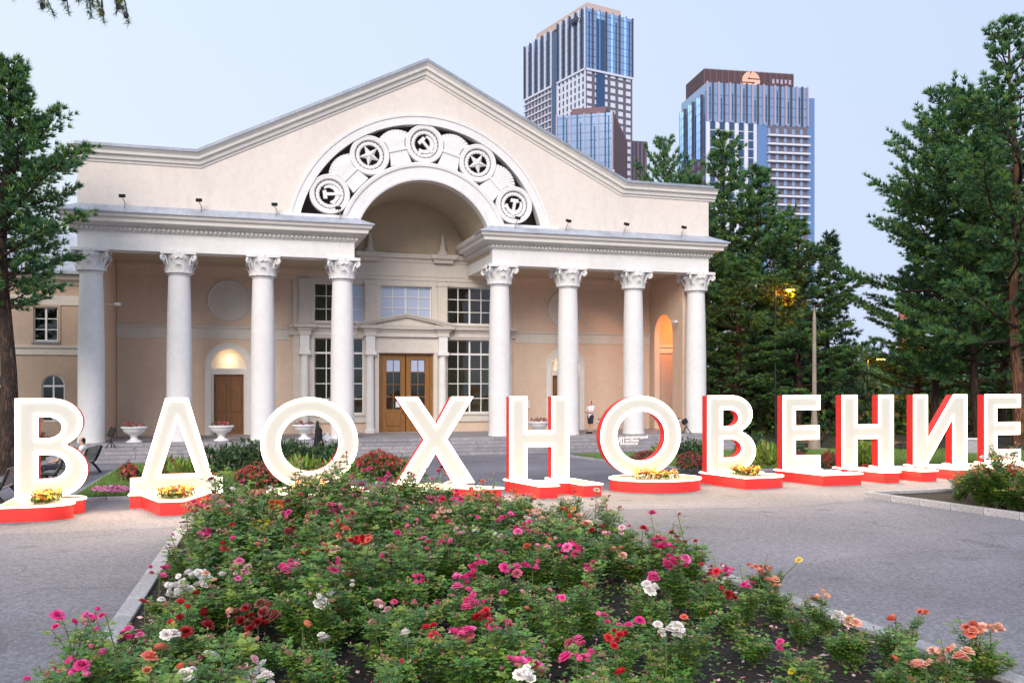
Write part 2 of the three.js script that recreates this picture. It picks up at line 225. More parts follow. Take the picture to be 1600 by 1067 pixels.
    const dd = part('dentil_course', dn, M.trim, hall); dd.userData.kind = 'stuff';
    part('attic_plinth', [box(CX + s * 3.45, CX + s * 6.9, 11.0, 11.38, ZF + 0.0, ZF + 0.16)], M.white, hall);
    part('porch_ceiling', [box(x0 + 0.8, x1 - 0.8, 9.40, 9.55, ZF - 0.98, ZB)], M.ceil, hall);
    part('ceiling_cove', [sweep([[0, 8.86], [0.06, 8.88], [0.12, 9.1], [0.3, 9.28], [0.34, 9.4], [0, 9.4]], [[Math.max(x0, -5.7), ZB], [Math.min(x1, 23.4), ZB]], XZ)], M.peach, hall);
  }
  // barrel vault over the centre
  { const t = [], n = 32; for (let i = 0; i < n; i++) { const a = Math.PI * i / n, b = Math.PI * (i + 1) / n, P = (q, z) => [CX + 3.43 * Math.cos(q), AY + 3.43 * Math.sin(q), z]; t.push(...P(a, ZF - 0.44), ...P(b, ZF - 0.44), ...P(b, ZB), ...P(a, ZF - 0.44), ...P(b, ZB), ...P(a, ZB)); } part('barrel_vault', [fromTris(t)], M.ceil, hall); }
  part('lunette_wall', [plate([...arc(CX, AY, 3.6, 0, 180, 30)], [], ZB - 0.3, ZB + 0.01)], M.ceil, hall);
  // columns
  const shaft = lathe([[0.585, 0], [0.585, 0.09], [0.57, 0.12], [0.562, 0.3], [0.56, 2], [0.555, 4], [0.515, 6.2], [0.478, 7.5], [0.47, 7.56], [0.52, 7.58], [0.53, 7.63], [0.5, 7.67], [0.46, 7.7]], 40);
  const cap = []; {
    cap.push(lathe([[0.45, 0], [0.47, 0.1], [0.46, 0.4], [0.52, 0.66], [0.62, 0.8], [0.3, 0.82]], 24));
    const ab = []; for (let k = 0; k < 4; k++) { const a = k * 90 + 45; for (let j = 0; j <= 8; j++) { const q = (a + j / 8 * 90) * Math.PI / 180, rad = 0.86 - 0.30 * Math.sin(j / 8 * Math.PI); if (j < 8) ab.push([rad * Math.cos(q), rad * Math.sin(q)]); } }
    cap.push(plate(ab, [], 0.80, 0.93, XZ));
    const leaf = (h, w, out) => { const t = [], N = 6, pt = (i, u) => { const y = h * (i / N), bend = i / N, r = out * Math.pow(bend, 3), ww = w * (1 - 0.35 * bend) * Math.sqrt(Math.max(0.05, 1 - Math.pow(bend, 5))); return [u * ww * 0.5, y - (bend > 0.85 ? (bend - 0.85) * h * 0.6 : 0), r + 0.03 * (1 - u * u)]; }; for (let i = 0; i < N; i++) for (const [u0, u1] of [[-1, 0], [0, 1]]) { const A = pt(i, u0), B = pt(i, u1), C = pt(i + 1, u1), D = pt(i + 1, u0); t.push(...A, ...B, ...C, ...A, ...C, ...D); } return fromTris(t); };
    for (let k = 0; k < 8; k++) { const g = leaf(0.38, 0.34, 0.16); g.translate(0, 0.02, 0.47); g.rotateY(k * Math.PI / 4); cap.push(g); const g2 = leaf(0.62, 0.3, 0.2); g2.translate(0, 0.03, 0.455); g2.rotateY((k + 0.5) * Math.PI / 4); cap.push(g2); }
    for (let k = 0; k < 4; k++) { // corner volutes
      const pts = []; for (let i = 0; i <= 26; i++) { const q = i / 26 * Math.PI * 3.2, r = 0.15 * (1 - i / 32); pts.push(V(0, 0.66 - r * Math.cos(q) * 0.95, 0.70 + r * Math.sin(q) * 0.95)); }
      const st = tube([V(0, 0.3, 0.5), V(0, 0.55, 0.58), V(0, 0.74, 0.68)], 0.035, 0.05, 5, 8), vo = tube(pts, 0.05, 0.03, 6, 34); for (const g of [st, vo]) { g.rotateY(k * Math.PI / 2 + Math.PI / 4); cap.push(g); }
      const pal = new THREE.SphereGeometry(0.1, 8, 6); pal.scale(1, 1.1, 0.6); pal.translate(0, 0.86, 0.56); pal.rotateY(k * Math.PI / 2); cap.push(pal);
      const pal2 = tube([V(-0.16, 0.72, 0.5), V(-0.08, 0.62, 0.55), V(0, 0.7, 0.56), V(0.08, 0.62, 0.55), V(0.16, 0.72, 0.5)], 0.03, 0.03, 5, 12); pal2.rotateY(k * Math.PI / 2); cap.push(pal2);
    }
  }
  const capG = merge(cap);
  for (const s of [-1, 1]) for (const o of [3.95, 7.65, 11.35, 15.05]) {
    const c = part('column', shaft.clone(), M.white, hall); c.position.set(CX + s * o, FL, -44.3);
    const k = part('capital', capG, M.white, c); k.position.y = 7.64; k.scale.set(1.26, 1.06, 1.26);
  }
  // medallions and sheaves of the frieze
  const ring = () => { const g = lathe([[0.70, -0.12], [0.70, 0.06], [0.74, 0.12], [0.8, 0.14], [0.84, 0.10], [0.87, 0.14], [0.93, 0.14], [0.955, 0.08], [0.955, -0.12]], 48); g.rotateX(Math.PI / 2); return g; };
  const wreath = []; for (let k = 0; k < 22; k++) { const a = k / 22 * Math.PI * 2; if (Math.abs(a - Math.PI / 2) < 0.12) continue; const g = new THREE.SphereGeometry(0.095, 7, 5); g.scale(0.75, 1.25, 0.6); g.rotateZ(0.5 * (Math.cos(a) > 0 ? 1 : -1)); g.translate(0, 0.57, 0.0); g.rotateZ(a - Math.PI / 2); wreath.push(g); }
  { const g = new THREE.TorusGeometry(0.575, 0.085, 6, 36); g.scale(1, 1, 0.6); wreath.push(g); }
  const wreathG = merge(wreath), ringG = ring();
  const sickle = [...arc(0.02, -0.02, 0.44, -140, 80, 20), ...arc(-0.05, 0.03, 0.32, 78, -128, 18)];
  const hs = () => { const bl = plate(sickle, [], -0.05, 0.07), ha = plate([[-0.30, -0.42], [-0.22, -0.5], [-0.12, -0.4], [-0.2, -0.3]], [], -0.05, 0.08); const hd = plate([[-0.36, 0.08], [-0.1, 0.36], [0.04, 0.26], [-0.04, 0.16], [0.42, -0.36], [0.33, -0.44], [-0.14, 0.06], [-0.24, -0.05]], [], -0.03, 0.1); return [[bl, ha], hd]; };
  const star = []; for (let k = 0; k < 10; k++) { const a = Math.PI / 2 + k * Math.PI / 5, r = k % 2 ? 0.21 : 0.54; star.push([r * Math.cos(a), r * Math.sin(a)]); }
  const starG = () => { const t = []; for (let k = 0; k < 10; k++) { const a = star[k], b = star[(k + 1) % 10]; t.push(a[0], a[1], 0, b[0], b[1], 0, 0, 0, 0.16); t.push(a[0], a[1], -0.05, 0, 0, -0.05, b[0], b[1], -0.05); t.push(a[0], a[1], -0.05, b[0], b[1], -0.05, b[0], b[1], 0, a[0], a[1], -0.05, b[0], b[1], 0, a[0], a[1], 0); } return fromTris(t); };
  [151.5, 121, 90, 59, 28.5].forEach((deg, i) => {
    const a = deg * Math.PI / 180, m = part('medallion', ringG.clone(), M.white, hall); m.position.set(CX + 5.22 * Math.cos(a), AY + 5.22 * Math.sin(a), ZF - 0.12); m.rotation.z = (i === 0 ? 0.9 : i === 4 ? -0.9 : i === 1 ? 0.5 : i === 3 ? -0.5 : 0);
    part('wreath', wreathG, M.white, m);
    if (i % 2) part('star', [starG()], M.white, m); else { const [s, h] = hs(); part('sickle', s, M.white, m); part('hammer', [h], M.white, m); }
  });
  [136.2, 105.5, 74.5, 43.8].forEach(deg => {
    const a = deg * Math.PI / 180, g = part('sheaf', [plate([[-0.42, -0.88], [0.42, -0.88], [0.34, -0.2], [-0.34, -0.2]], [], -0.12, 0.1), plate([[-0.37, -0.24], [0.37, -0.24], [0.38, -0.12], [-0.38, -0.12]], [], -0.12, 0.16)], M.white, hall);
    g.position.set(CX + 5.2 * Math.cos(a), AY + 5.2 * Math.sin(a), ZF - 0.13); g.rotation.z = a - Math.PI / 2; g.scale.x = 1.22;
    for (let k = -5; k <= 5; k++) { const q = k * 0.115, e = tube([V(k * 0.055, -0.14, 0.02), V(k * 0.075, 0.3, 0.05), V(k * 0.125, 0.80 - 0.012 * k * k, 0.0)], 0.05, 0.08, 6, 6); part('stalk', e, M.white, g); }
  });
  // back wall with its openings
  const D = 9.22, holes = [];
  for (const s of [-1, 1]) { const x = CX + s * D; holes.push([[x - 1.0, FL + 0.02], [x + 1.0, FL + 0.02], [x + 1.0, 4.3], ...arc(x, 4.3, 1.0, 0, 180, 16).slice(1, -1), [x - 1.0, 4.3]]); for (const [y0, y1] of [[1.76, 5.84], [6.67, 8.74]]) holes.push(rect(...[CX + s * 2.28, CX + s * 4.92].sort((a, b) => a - b), y0, y1)); }
  holes.push(rect(CX - 1.42, CX + 1.42, 6.9, 8.7), rect(CX - 1.5, CX + 1.5, FL + 0.02, 5.03));
  part('porch_back_wall', [plate(rect(-5.7, 23.4, FL, 9.42), holes, ZB - 0.4, ZB)], M.peach, hall);
  part('central_bay', [plate([[CX - 6.0, 1.3], [CX - 6.0, 10.1], [CX + 6.0, 10.1], [CX + 6.0, 1.3], [CX + 1.52, 1.3], [CX + 1.52, 5.05], [CX - 1.52, 5.05], [CX - 1.52, 1.3]].map(([x, y]) => [x, Math.min(y, 9.39)]), [...[-1, 1].flatMap(s => [[1.77, 5.83], [6.68, 8.73]].map(([a, b]) => rect(...[CX + s * 2.29, CX + s * 4.91].sort((p, q) => p - q), a, b))), rect(CX - 1.41, CX + 1.41, 6.91, 8.69)], ZB, ZB + 0.1),
    box(CX - 3.42, CX + 3.42, 9.39, 10.1, ZB + 0.012, ZB + 0.1)], M.stone, hall);
  part('bay_top_cornice', [sweep([[0, 9.96], [0.05, 9.98], [0.08, 10.16], [0.24, 10.2], [0.28, 10.42], [0, 10.46]], [[CX - 3.42, ZB + 0.1], [CX - 2.5, ZB + 0.1], [CX - 2.5, ZB + 0.3], [CX - 1.55, ZB + 0.3], [CX - 1.55, ZB + 0.1], [CX + 1.55, ZB + 0.1], [CX + 1.55, ZB + 0.3], [CX + 2.5, ZB + 0.3], [CX + 2.5, ZB + 0.1], [CX + 3.42, ZB + 0.1]], XZ)], M.stone, hall);
  part('bay_architrave', [sweep([[0, 9.0], [0.05, 9.0], [0.05, 9.2], [0.09, 9.22], [0.09, 9.36], [0, 9.37]], [[CX - 6, ZB + 0.1], [CX + 6, ZB + 0.1]], XZ)], M.stone, hall);
  const mid = [[0, 5.92], [0.06, 5.94], [0.06, 6.16], [0.12, 6.2], [0.14, 6.3], [0.3, 6.34], [0.34, 6.48], [0, 6.54]];
  for (const s of [-1, 1]) {
    const e = [CX + s * 6.2, CX + s * 2.65].sort((a, b) => a - b);
    part('bay_cornice', [sweep(mid, [[e[0], ZB + 0.1], [e[1], ZB + 0.1]], XZ)], M.stone, hall);
    const f = [s < 0 ? -5.7 : CX + 6.21, s < 0 ? CX - 6.21 : 23.4];
    part('wall_band', [sweep([[0, 5.68], [0.04, 5.69], [0.04, 6.2], [0.1, 6.24], [0.12, 6.34], [0, 6.36]], [[f[0], ZB], [f[1], ZB]], XZ)], M.stone, hall);
    for (const o of [1.98, 5.42]) { // half columns below, pilasters above
      const x = CX + s * o; const h = part('half_column', [(() => { const g = lathe([[0.30, 0], [0.30, 0.18], [0.25, 0.22], [0.235, 0.3], [0.225, 2.2], [0.2, 4.0], [0.19, 4.05], [0.24, 4.1], [0.24, 4.16]], 20); g.translate(x, FL, ZB + 0.22); return g; })(), box(x - 0.3, x + 0.3, 4.92, 5.1, ZB + 0.1, ZB + 0.52), box(x - 0.24, x + 0.24, 5.1, 5.93, ZB + 0.1, ZB + 0.44)], M.white, hall);
      part('impost', [sweep(mid.map(([a, b]) => [a, b + 0.003]), [[x - 0.26, ZB + 0.1], [x - 0.26, ZB + 0.42], [x + 0.26, ZB + 0.42], [x + 0.26, ZB + 0.1]], XZ)], M.stone, hall);
      part('pilaster', [box(x - 0.27, x + 0.27, 6.56, 8.9, ZB + 0.1, ZB + 0.22), box(x - 0.33, x + 0.33, 8.72, 8.92, ZB + 0.1, ZB + 0.27), box(x - 0.33, x + 0.33, 6.55, 6.75, ZB + 0.1, ZB + 0.27)], M.stone, hall);
    }
    const fin = part('finial', [(() => { const g = lathe([[0.3, 0], [0.3, 0.14], [0.2, 0.2], [0.16, 0.4], [0.2, 0.46], [0.14, 0.52], [0.07, 1.0], [0.0, 1.22]], 14); g.translate(CX + s * 2.0, 10.44, ZB + 0.22); return g; })()], M.stone, hall);
    const xr = CX + s * D; const tg = new THREE.TorusGeometry(1.02, 0.06, 8, 48); tg.translate(xr, 7.66, ZB + 0.01); const dg = new THREE.CylinderGeometry(0.98, 0.98, 0.05, 48); dg.rotateX(Math.PI / 2); dg.translate(xr, 7.66, ZB + 0.012); part('roundel', [tg, dg], M.stone, hall);
    // side doorway: arched surround, door, transom and the lamp over it
    part('door_surround', [plate([[xr - 1.16, FL], [xr - 1.16, 4.3], ...arc(xr, 4.3, 1.16, 180, 0, 20).slice(1, -1), [xr + 1.16, 4.3], [xr + 1.16, FL], [xr + 0.86, FL], [xr + 0.86, 4.3], ...arc(xr, 4.3, 0.86, 0, 180, 20).slice(1, -1), [xr - 0.86, 4.3], [xr - 0.86, FL]], [], ZB - 0.1, ZB + 0.1), sweep([[0, ZB], [0, ZB + 0.15], [0.07, ZB + 0.15], [0.1, ZB]], arc(xr, 4.3, 1.1, 180, 0, 20), XY), box(xr - 0.86, xr + 0.86, 3.86, 4.16, ZB - 0.3, ZB - 0.05), box(xr - 0.9, xr - 0.74, FL, 3.86, ZB - 0.3, ZB - 0.05), box(xr + 0.74, xr + 0.9, FL, 3.86, ZB - 0.3, ZB - 0.05), box(xr - 1.02, xr + 1.02, 4.1, 5.4, ZB - 0.4, ZB - 0.32)], M.trim, hall);
    const dr = part('side_door', [box(xr - 0.73, xr + 0.73, FL + 0.02, 3.85, ZB - 0.3, ZB - 0.22)], M.doordark, hall);
    for (const q of [-1, 1]) for (const [a, b] of [[1.0, 1.75], [1.9, 3.6]]) { const p = part('door_panel', bevelBox(0.52, b - a, 0.05, 0.02), M.doordark, dr); p.position.set(xr + q * 0.37, (a + b) / 2, ZB - 0.205); }
    const bulb = new THREE.Mesh(new THREE.SphereGeometry(0.11, 16, 12), M.lampWarm); bulb.name = 'door_lamp'; bulb.position.set(xr, 4.62, ZB - 0.16); hall.add(bulb);
    const pl = new THREE.PointLight(0xffd9a0, 1.3, 0, 2); pl.position.copy(bulb.position); pl.castShadow = true; pl.shadow.radius = 4; hall.add(pl);
  }
  // pediment over the main door
  part('door_pediment', [sweep([[0, ZB + 0.1], [0, ZB + 0.4], [0.08, ZB + 0.42], [0.1, ZB + 0.5], [0.2, ZB + 0.54], [0.2, ZB + 0.1]], [[CX - 2.75, 6.42], [CX, 7.0], [CX + 2.75, 6.42]], XY), plate([[CX - 2.5, 6.4], [CX + 2.5, 6.4], [CX, 6.98]], [], ZB + 0.1, ZB + 0.2), sweep(mid.map(([a, b]) => [a, b - 0.02]), [[CX - 2.3, ZB + 0.1], [CX - 2.3, ZB + 0.28], [CX + 2.3, ZB + 0.28], [CX + 2.3, ZB + 0.1]], XZ), box(CX - 1.75, CX + 1.75, 5.2, 5.92, ZB + 0.1, ZB + 0.16), box(CX - 1.72, CX + 1.72, 5.05, 5.2, ZB + 0.1, ZB + 0.24), box(CX - 1.72, CX - 1.5, FL, 5.05, ZB + 0.1, ZB + 0.2), box(CX + 1.5, CX + 1.72, FL, 5.05, ZB + 0.1, ZB + 0.2)], M.stone, hall);
  function windowAt(x0, x1, y0, y1, nx, ny, glass, heavy) { // frame, bars and single panes
    const w = part('window', [plate(rect(x0, x1, y0, y1), [rect(x0 + 0.07, x1 - 0.07, y0 + 0.07, y1 - 0.07)], ZB - 0.24, ZB - 0.1), ...Array.from({ length: nx - 1 }, (_, i) => { const x = x0 + (x1 - x0) * (i + 1) / nx, t = (i + 1) * 2 === nx ? 0.045 : 0.022; return box(x - t, x + t, y0 + 0.07, y1 - 0.07, ZB - 0.21, ZB - 0.13); }), ...Array.from({ length: ny - 1 }, (_, i) => { const y = y0 + (y1 - y0) * (i + 1) / ny, t = heavy === i ? 0.05 : 0.022; return box(x0 + 0.07, x1 - 0.07, y - t, y + t, ZB - 0.205, ZB - 0.125); })], M.frame, hall);
    for (let i = 0; i < nx; i++) for (let j = 0; j < ny; j++) { const p = part('pane', box(-0.5, 0.5, -0.5, 0.5, -0.005, 0.005), typeof glass === 'function' ? glass(i, j) : glass, w); p.scale.set((x1 - x0) / nx - 0.03, (y1 - y0) / ny - 0.03, 1); p.position.set(x0 + (x1 - x0) * (i + 0.5) / nx, y0 + (y1 - y0) * (j + 0.5) / ny, ZB - 0.18); p.rotation.y = rr(-0.012, 0.012); p.rotation.x = rr(-0.012, 0.012); }
    part('window_sill', [box(x0 - 0.08, x1 + 0.08, y0 - 0.1, y0 - 0.002, ZB - 0.1, ZB + 0.17)], M.stone, w);
  }
  windowAt(CX - 4.92, CX - 2.28, 1.76, 5.84, 4, 5, M.glass, 3); windowAt(CX + 2.28, CX + 4.92, 1.76, 5.84, 4, 5, M.glass, 3);
  windowAt(CX - 4.92, CX - 2.28, 6.67, 8.74, 4, 3, (i) => i > 1 ? M.paintedSkyPane : M.glass); windowAt(CX + 2.28, CX + 4.92, 6.67, 8.74, 4, 3, M.glass); windowAt(CX - 1.42, CX + 1.42, 6.9, 8.7, 4, 3, M.paintedSkyPane);  // pale-blue panes carry the sky reflection in their colour
  // main double door
  for (const s of [-1, 1]) {
    const a = s < 0 ? CX - 1.32 : CX + 0.03, b = a + 1.29, px = [a + 0.26, b - 0.26];
    const d = part('main_door', [plate(rect(a, b, FL + 0.03, 4.92), [rect(px[0], px[1], 2.0, 4.7)], ZB - 0.2, ZB - 0.1), bevelBox(0.8, 0.75, 0.06, 0.03).translate((a + b) / 2, 1.45, ZB - 0.09), box(a + 0.3, b - 0.3, FL + 0.1, FL + 0.22, ZB - 0.1, ZB - 0.07)], M.door, hall);
    for (let i = 0; i < 2; i++) for (let j = 0; j < 4; j++) { const p = part('pane', box(-0.5, 0.5, -0.5, 0.5, -0.004, 0.004), j === 3 ? M.paintedSkyPane : M.glass, d); p.scale.set((px[1] - px[0]) / 2 - 0.04, 2.7 / 4 - 0.05, 1); p.position.set(px[0] + (px[1] - px[0]) * (i + 0.5) / 2, 2.0 + 2.7 * (j + 0.5) / 4, ZB - 0.16); }
    part('glazing_bar', [box((a + b) / 2 - 0.02, (a + b) / 2 + 0.02, 2.0, 4.7, ZB - 0.18, ZB - 0.12), ...[1, 2, 3].map(j => box(px[0], px[1], 2 + 2.7 * j / 4 - 0.02, 2 + 2.7 * j / 4 + 0.02, ZB - 0.178, ZB - 0.118))], M.door, d);
    part('handle', [box(s < 0 ? b - 0.14 : a + 0.1, s < 0 ? b - 0.1 : a + 0.14, 1.7, 2.15, ZB - 0.1, ZB - 0.04)], M.iron, d);
    if (s < 0) part('paper_notice', [box(b - 0.52, b - 0.3, 2.1, 2.42, ZB - 0.115, ZB - 0.11)], M.frame, d);
  }
  part('door_frame', [plate([[CX - 1.5, FL], [CX - 1.5, 5.03], [CX + 1.5, 5.03], [CX + 1.5, FL], [CX + 1.33, FL], [CX + 1.33, 4.93], [CX - 1.33, 4.93], [CX - 1.33, FL]], [], ZB - 0.24, ZB - 0.06)], M.door, hall);
  part('wall_notice', [box(15.62, 15.95, 2.0, 2.45, ZB + 0.002, ZB + 0.03)], M.trim, hall);
  // porch floor and granite steps, slab by slab
  part('porch_floor', [box(-7.1, 24.8, 0, FL - 0.012, -43.32, -49.4)], M.granite, hall);
  const gm = [M.granite, M.graniteB, M.graniteC, M.granite];
  for (let k = 0; k < 5; k++) {
    const y1 = FL - k * 0.148, y0 = y1 - 0.146, z1 = -43.0 + k * 0.38, xa = -7.3 - k * 0.1, xb = 25.0 + k * 0.1; let x = xa - rr(0, 1);
    while (x < xb) { const w = rr(1.3, 2.3), p = Math.max(x, xa), q = Math.min(x + w, xb); if (q - p > 0.15) { const m = part('step_slab', metricUV(bevelBox(q - p - 0.012, y1 - y0, 0.72, 0.012)), pick(gm), hall); m.position.set((p + q) / 2, (y0 + y1) / 2 + rr(-0.004, 0.004), z1 - 0.36 + rr(-0.006, 0.006)); } x += w; }
  }
  // camera brackets and cables under the porch
  part('security_camera', [box(-5.35, -5.1, 6.98, 7.1, -45.6, -45.15), box(-5.7, -5.35, 7.02, 7.06, -45.5, -45.46)], M.frame, hall);
  part('security_camera', [box(23.0, 23.12, 6.75, 6.87, -45.5, -45.0), box(23.1, 23.42, 6.8, 6.84, -45.4, -45.36)], M.frame, hall);
}
// left wing of the pavilion and the lit return wall at the other end
{
  const Z = -50, w = thing('wing_building', 'two-storey peach wing with arched ground-floor windows and tin roof beside the pavilion', 'building');
  const wins = []; for (let k = 0; k < 5; k++) wins.push(-9.08 - k * 2.35 + 0);
  const up = [-9.08, -12.6, -16.1], lo = [-6.92, -8.74, -10.9, -13.1, -15.3];
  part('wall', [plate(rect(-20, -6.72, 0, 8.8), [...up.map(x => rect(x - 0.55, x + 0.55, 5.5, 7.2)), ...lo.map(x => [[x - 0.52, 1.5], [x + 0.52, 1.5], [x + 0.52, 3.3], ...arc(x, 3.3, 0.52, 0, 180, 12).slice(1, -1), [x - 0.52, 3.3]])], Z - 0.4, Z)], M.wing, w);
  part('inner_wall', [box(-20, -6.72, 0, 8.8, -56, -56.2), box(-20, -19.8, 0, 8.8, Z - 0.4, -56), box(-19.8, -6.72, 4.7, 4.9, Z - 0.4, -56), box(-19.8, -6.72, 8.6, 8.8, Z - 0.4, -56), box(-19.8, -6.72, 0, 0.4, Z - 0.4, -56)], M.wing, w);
  for (const x of up) { const f = part('window', [plate(rect(x - 0.55, x + 0.55, 5.5, 7.2), [rect(x - 0.5, x - 0.045, 5.56, 7.14), rect(x + 0.045, x + 0.5, 5.56, 7.14)], Z - 0.2, Z - 0.1), ...[6.08, 6.62].map(y => box(x - 0.5, x + 0.5, y - 0.02, y + 0.02, Z - 0.19, Z - 0.12))], M.frame, w); for (let i = 0; i < 2; i++) for (let j = 0; j < 3; j++) part('pane', [box(x - 0.5 + i * 0.52, x - 0.02 + i * 0.52, 5.56 + j * 0.54, 6.06 + j * 0.54, Z - 0.165, Z - 0.155)], M.glass, f); part('window_sill', [box(x - 0.65, x + 0.65, 5.4, 5.497, Z - 0.1, Z + 0.12)], M.tin, f); part('surround', [plate(rect(x - 0.68, x + 0.68, 5.5, 7.34), [rect(x - 0.55, x + 0.55, 5.505, 7.2)], Z + 0.002, Z + 0.05)], M.wing, f); }
  for (const x of lo) { const f = part('arched_window', [plate([[x - 0.52, 1.5], [x + 0.52, 1.5], [x + 0.52, 3.3], ...arc(x, 3.3, 0.52, 0, 180, 12).slice(1, -1), [x - 0.52, 3.3]], [rect(x - 0.46, x - 0.04, 1.56, 3.22), rect(x + 0.04, x + 0.46, 1.56, 3.22), [[x - 0.46, 3.31], [x - 0.03, 3.31], ...arc(x, 3.31, 0.46, 94, 176, 6)], [[x + 0.03, 3.31], [x + 0.46, 3.31], ...arc(x, 3.31, 0.46, 4, 86, 6)]], Z - 0.2, Z - 0.1)], M.frame, w); part('pane', [box(x - 0.47, x, 1.55, 3.25, Z - 0.17, Z - 0.16)], M.glass, f); part('pane', [box(x, x + 0.47, 1.55, 3.25, Z - 0.17, Z - 0.16)], M.glass, f); part('pane', [plate(arc(x, 3.3, 0.48, 0, 180, 12), [], Z - 0.17, Z - 0.16)], M.glass, f); }
  part('string_course', [sweep([[0, 4.8], [0.08, 4.82], [0.08, 5.1], [0.16, 5.16], [0.18, 5.27], [0, 5.3]], [[-20, Z], [-6.72, Z]], XZ)], M.stone, w);
  part('frieze_band', [sweep([[0, 7.28], [0.06, 7.3], [0.06, 7.76], [0, 7.78]], [[-20, Z], [-6.72, Z]], XZ)], M.stone, w);
  part('eaves_cornice', [sweep([[0, 8.3], [0.1, 8.34], [0.14, 8.52], [0.45, 8.58], [0.5, 8.78], [0, 8.82]], [[-20, Z], [-6.72, Z]], XZ)], M.stone, w);
  part('roof', [plate([[Z + 0.62, 8.84], [Z + 0.62, 8.95], [-57, 12.2], [-64, 8.9]], [], -20, -6.75, ZY)], M.tinlight, w);
  part('gutter', [box(-20, -6.75, 8.8, 8.96, Z + 0.62, Z + 0.76)], M.tin, w);
  const gd = part('snow_guard', [0.45, 0.75].map(h => box(-20, -6.9, 8.98 + 0.28 + h, 9.005 + 0.28 + h, Z + 0.02, Z + 0.05)), M.iron, w);
  for (let x = -19.5; x < -6.8; x += 0.8) part('guard_post', [tube([V(x, 9.2, Z + 0.1), V(x, 10.05, Z + 0.03)], 0.022, 0.022, 5, 2), tube([V(x, 9.85, Z + 0.03), V(x, 9.5, Z - 0.35)], 0.018, 0.018, 5, 2)], M.iron, gd);
  const r = thing('annex_wall', 'narrow peach annex wall lit orange by a lamp, seen through the porch side arch', 'building');
  part('wall', [box(23.76, 25.6, 0, 7.7, -49.4, -49.25)], M.wing, r); part('string_course', [sweep([[0, 5.2], [0.08, 5.22], [0.08, 5.5], [0.16, 5.56], [0.18, 5.66], [0, 5.7]], [[23.76, -49.25], [25.6, -49.25]], XZ)], M.stone, r);
  part('coping', [box(23.76, 25.65, 7.7, 7.85, -49.405, -49.1)], M.tin, r);
  const bl = new THREE.Mesh(new THREE.SphereGeometry(0.12, 12, 8), M.lampOrange); bl.name = 'wall_lamp'; bl.position.set(25.3, 6.6, -47.6); r.add(bl); part('lamp_bracket', [tube([V(25.3, 6.7, -49.25), V(25.3, 6.95, -48.4), V(25.3, 6.72, -47.62)], 0.03, 0.03, 6, 8)], M.iron, r);
  const p = new THREE.PointLight(0xff8a2a, 30, 0, 2); p.position.copy(bl.position); p.castShadow = true; p.shadow.radius = 5; r.add(p);
}

/* ---------- towers far behind ---------- */
const T = {
  glass: std(lin(0.30, 0.42, 0.62), 0.12, { metalness: 0.55 }), glassB: std(lin(0.18, 0.30, 0.52), 0.12, { metalness: 0.55 }), deep: std(lin(0.05, 0.10, 0.20), 0.15, { metalness: 0.4 }),
  fin: std(lin(0.05, 0.05, 0.08), 0.5), white: std(lin(0.62, 0.64, 0.72), 0.7), brown: std(lin(0.10, 0.06, 0.07), 0.7), brownB: std(lin(0.17, 0.10, 0.11), 0.7), cladding: std(lin(0.13, 0.12, 0.16), 0.7), tan: std(lin(0.55, 0.42, 0.38), 0.7), mauve: std(lin(0.42, 0.34, 0.42), 0.6), logo: std(lin(0.80, 0.45, 0.33), 0.6),
};
const cw = (r, t) => V(r * RX + t * FX, 0, r * RZ + t * FZ);
function faceFrame(P, dir) { // a wall seen from outside: u runs along dir, n points out of it, towards the camera's side
  const u = V(dir.x, 0, dir.z).normalize(); let n = V(u.z, 0, -u.x); if (n.dot(V(-P.x, 0, -P.z)) < 0) n.negate();
  const m = new THREE.Matrix4(); const at = (u0, u1, y0, y1, n0, n1) => { const g = new THREE.BoxGeometry(u1 - u0, y1 - y0, n1 - n0); g.translate((u0 + u1) / 2, (y0 + y1) / 2, (n0 + n1) / 2); m.makeBasis(u, V(0, 1, 0), n); m.setPosition(P); g.applyMatrix4(m); if (m.determinant() < 0) { const ix = g.index; for (let i = 0; i < ix.count; i += 3) { const a = ix.getX(i); ix.setX(i, ix.getX(i + 2)); ix.setX(i + 2, a); } } return g; };
  return { at, u, n };
}
function prismBlock(P, d1, d2, y0, y1) { const a = [P.x, P.z], b = [P.x + d1.x, P.z + d1.z], c = [P.x + d1.x + d2.x, P.z + d1.z + d2.z], d = [P.x + d2.x, P.z + d2.z]; return plate([a, b, c, d], [], y0, y1, XZ); }
const D2 = (r, t) => V(r * RX + t * FX, 0, r * RZ + t * FZ);
function curtain(th, F, len, y0, y1, n, o = {}) { // glass wall with floor lines and vertical fins
  for (let k = 0; k <= n; k++) part('fin', [F.at(len * k / n - 0.25, len * k / n + 0.25, y0, y1 + 0.4, 0.05, 0.75)], k % 2 ? T.fin : (o.light || T.mauve), th);
  for (let k = 0; k < n; k++) if (k % 2 === 0 || o.slots) part('dark_slot', [F.at(len * (k + 0.4) / n, len * (k + 0.62) / n, y0 + 1, y1 - (k % 3) * 2 - 1.5, 0.02, 0.2)], T.deep, th);
  for (let y = y0 + 3.4; y < y1 - 1; y += 3.4) part('floor_line', [F.at(0, len, y - 0.12, y + 0.12, 0.02, 0.14)], T.glassB, th);
}
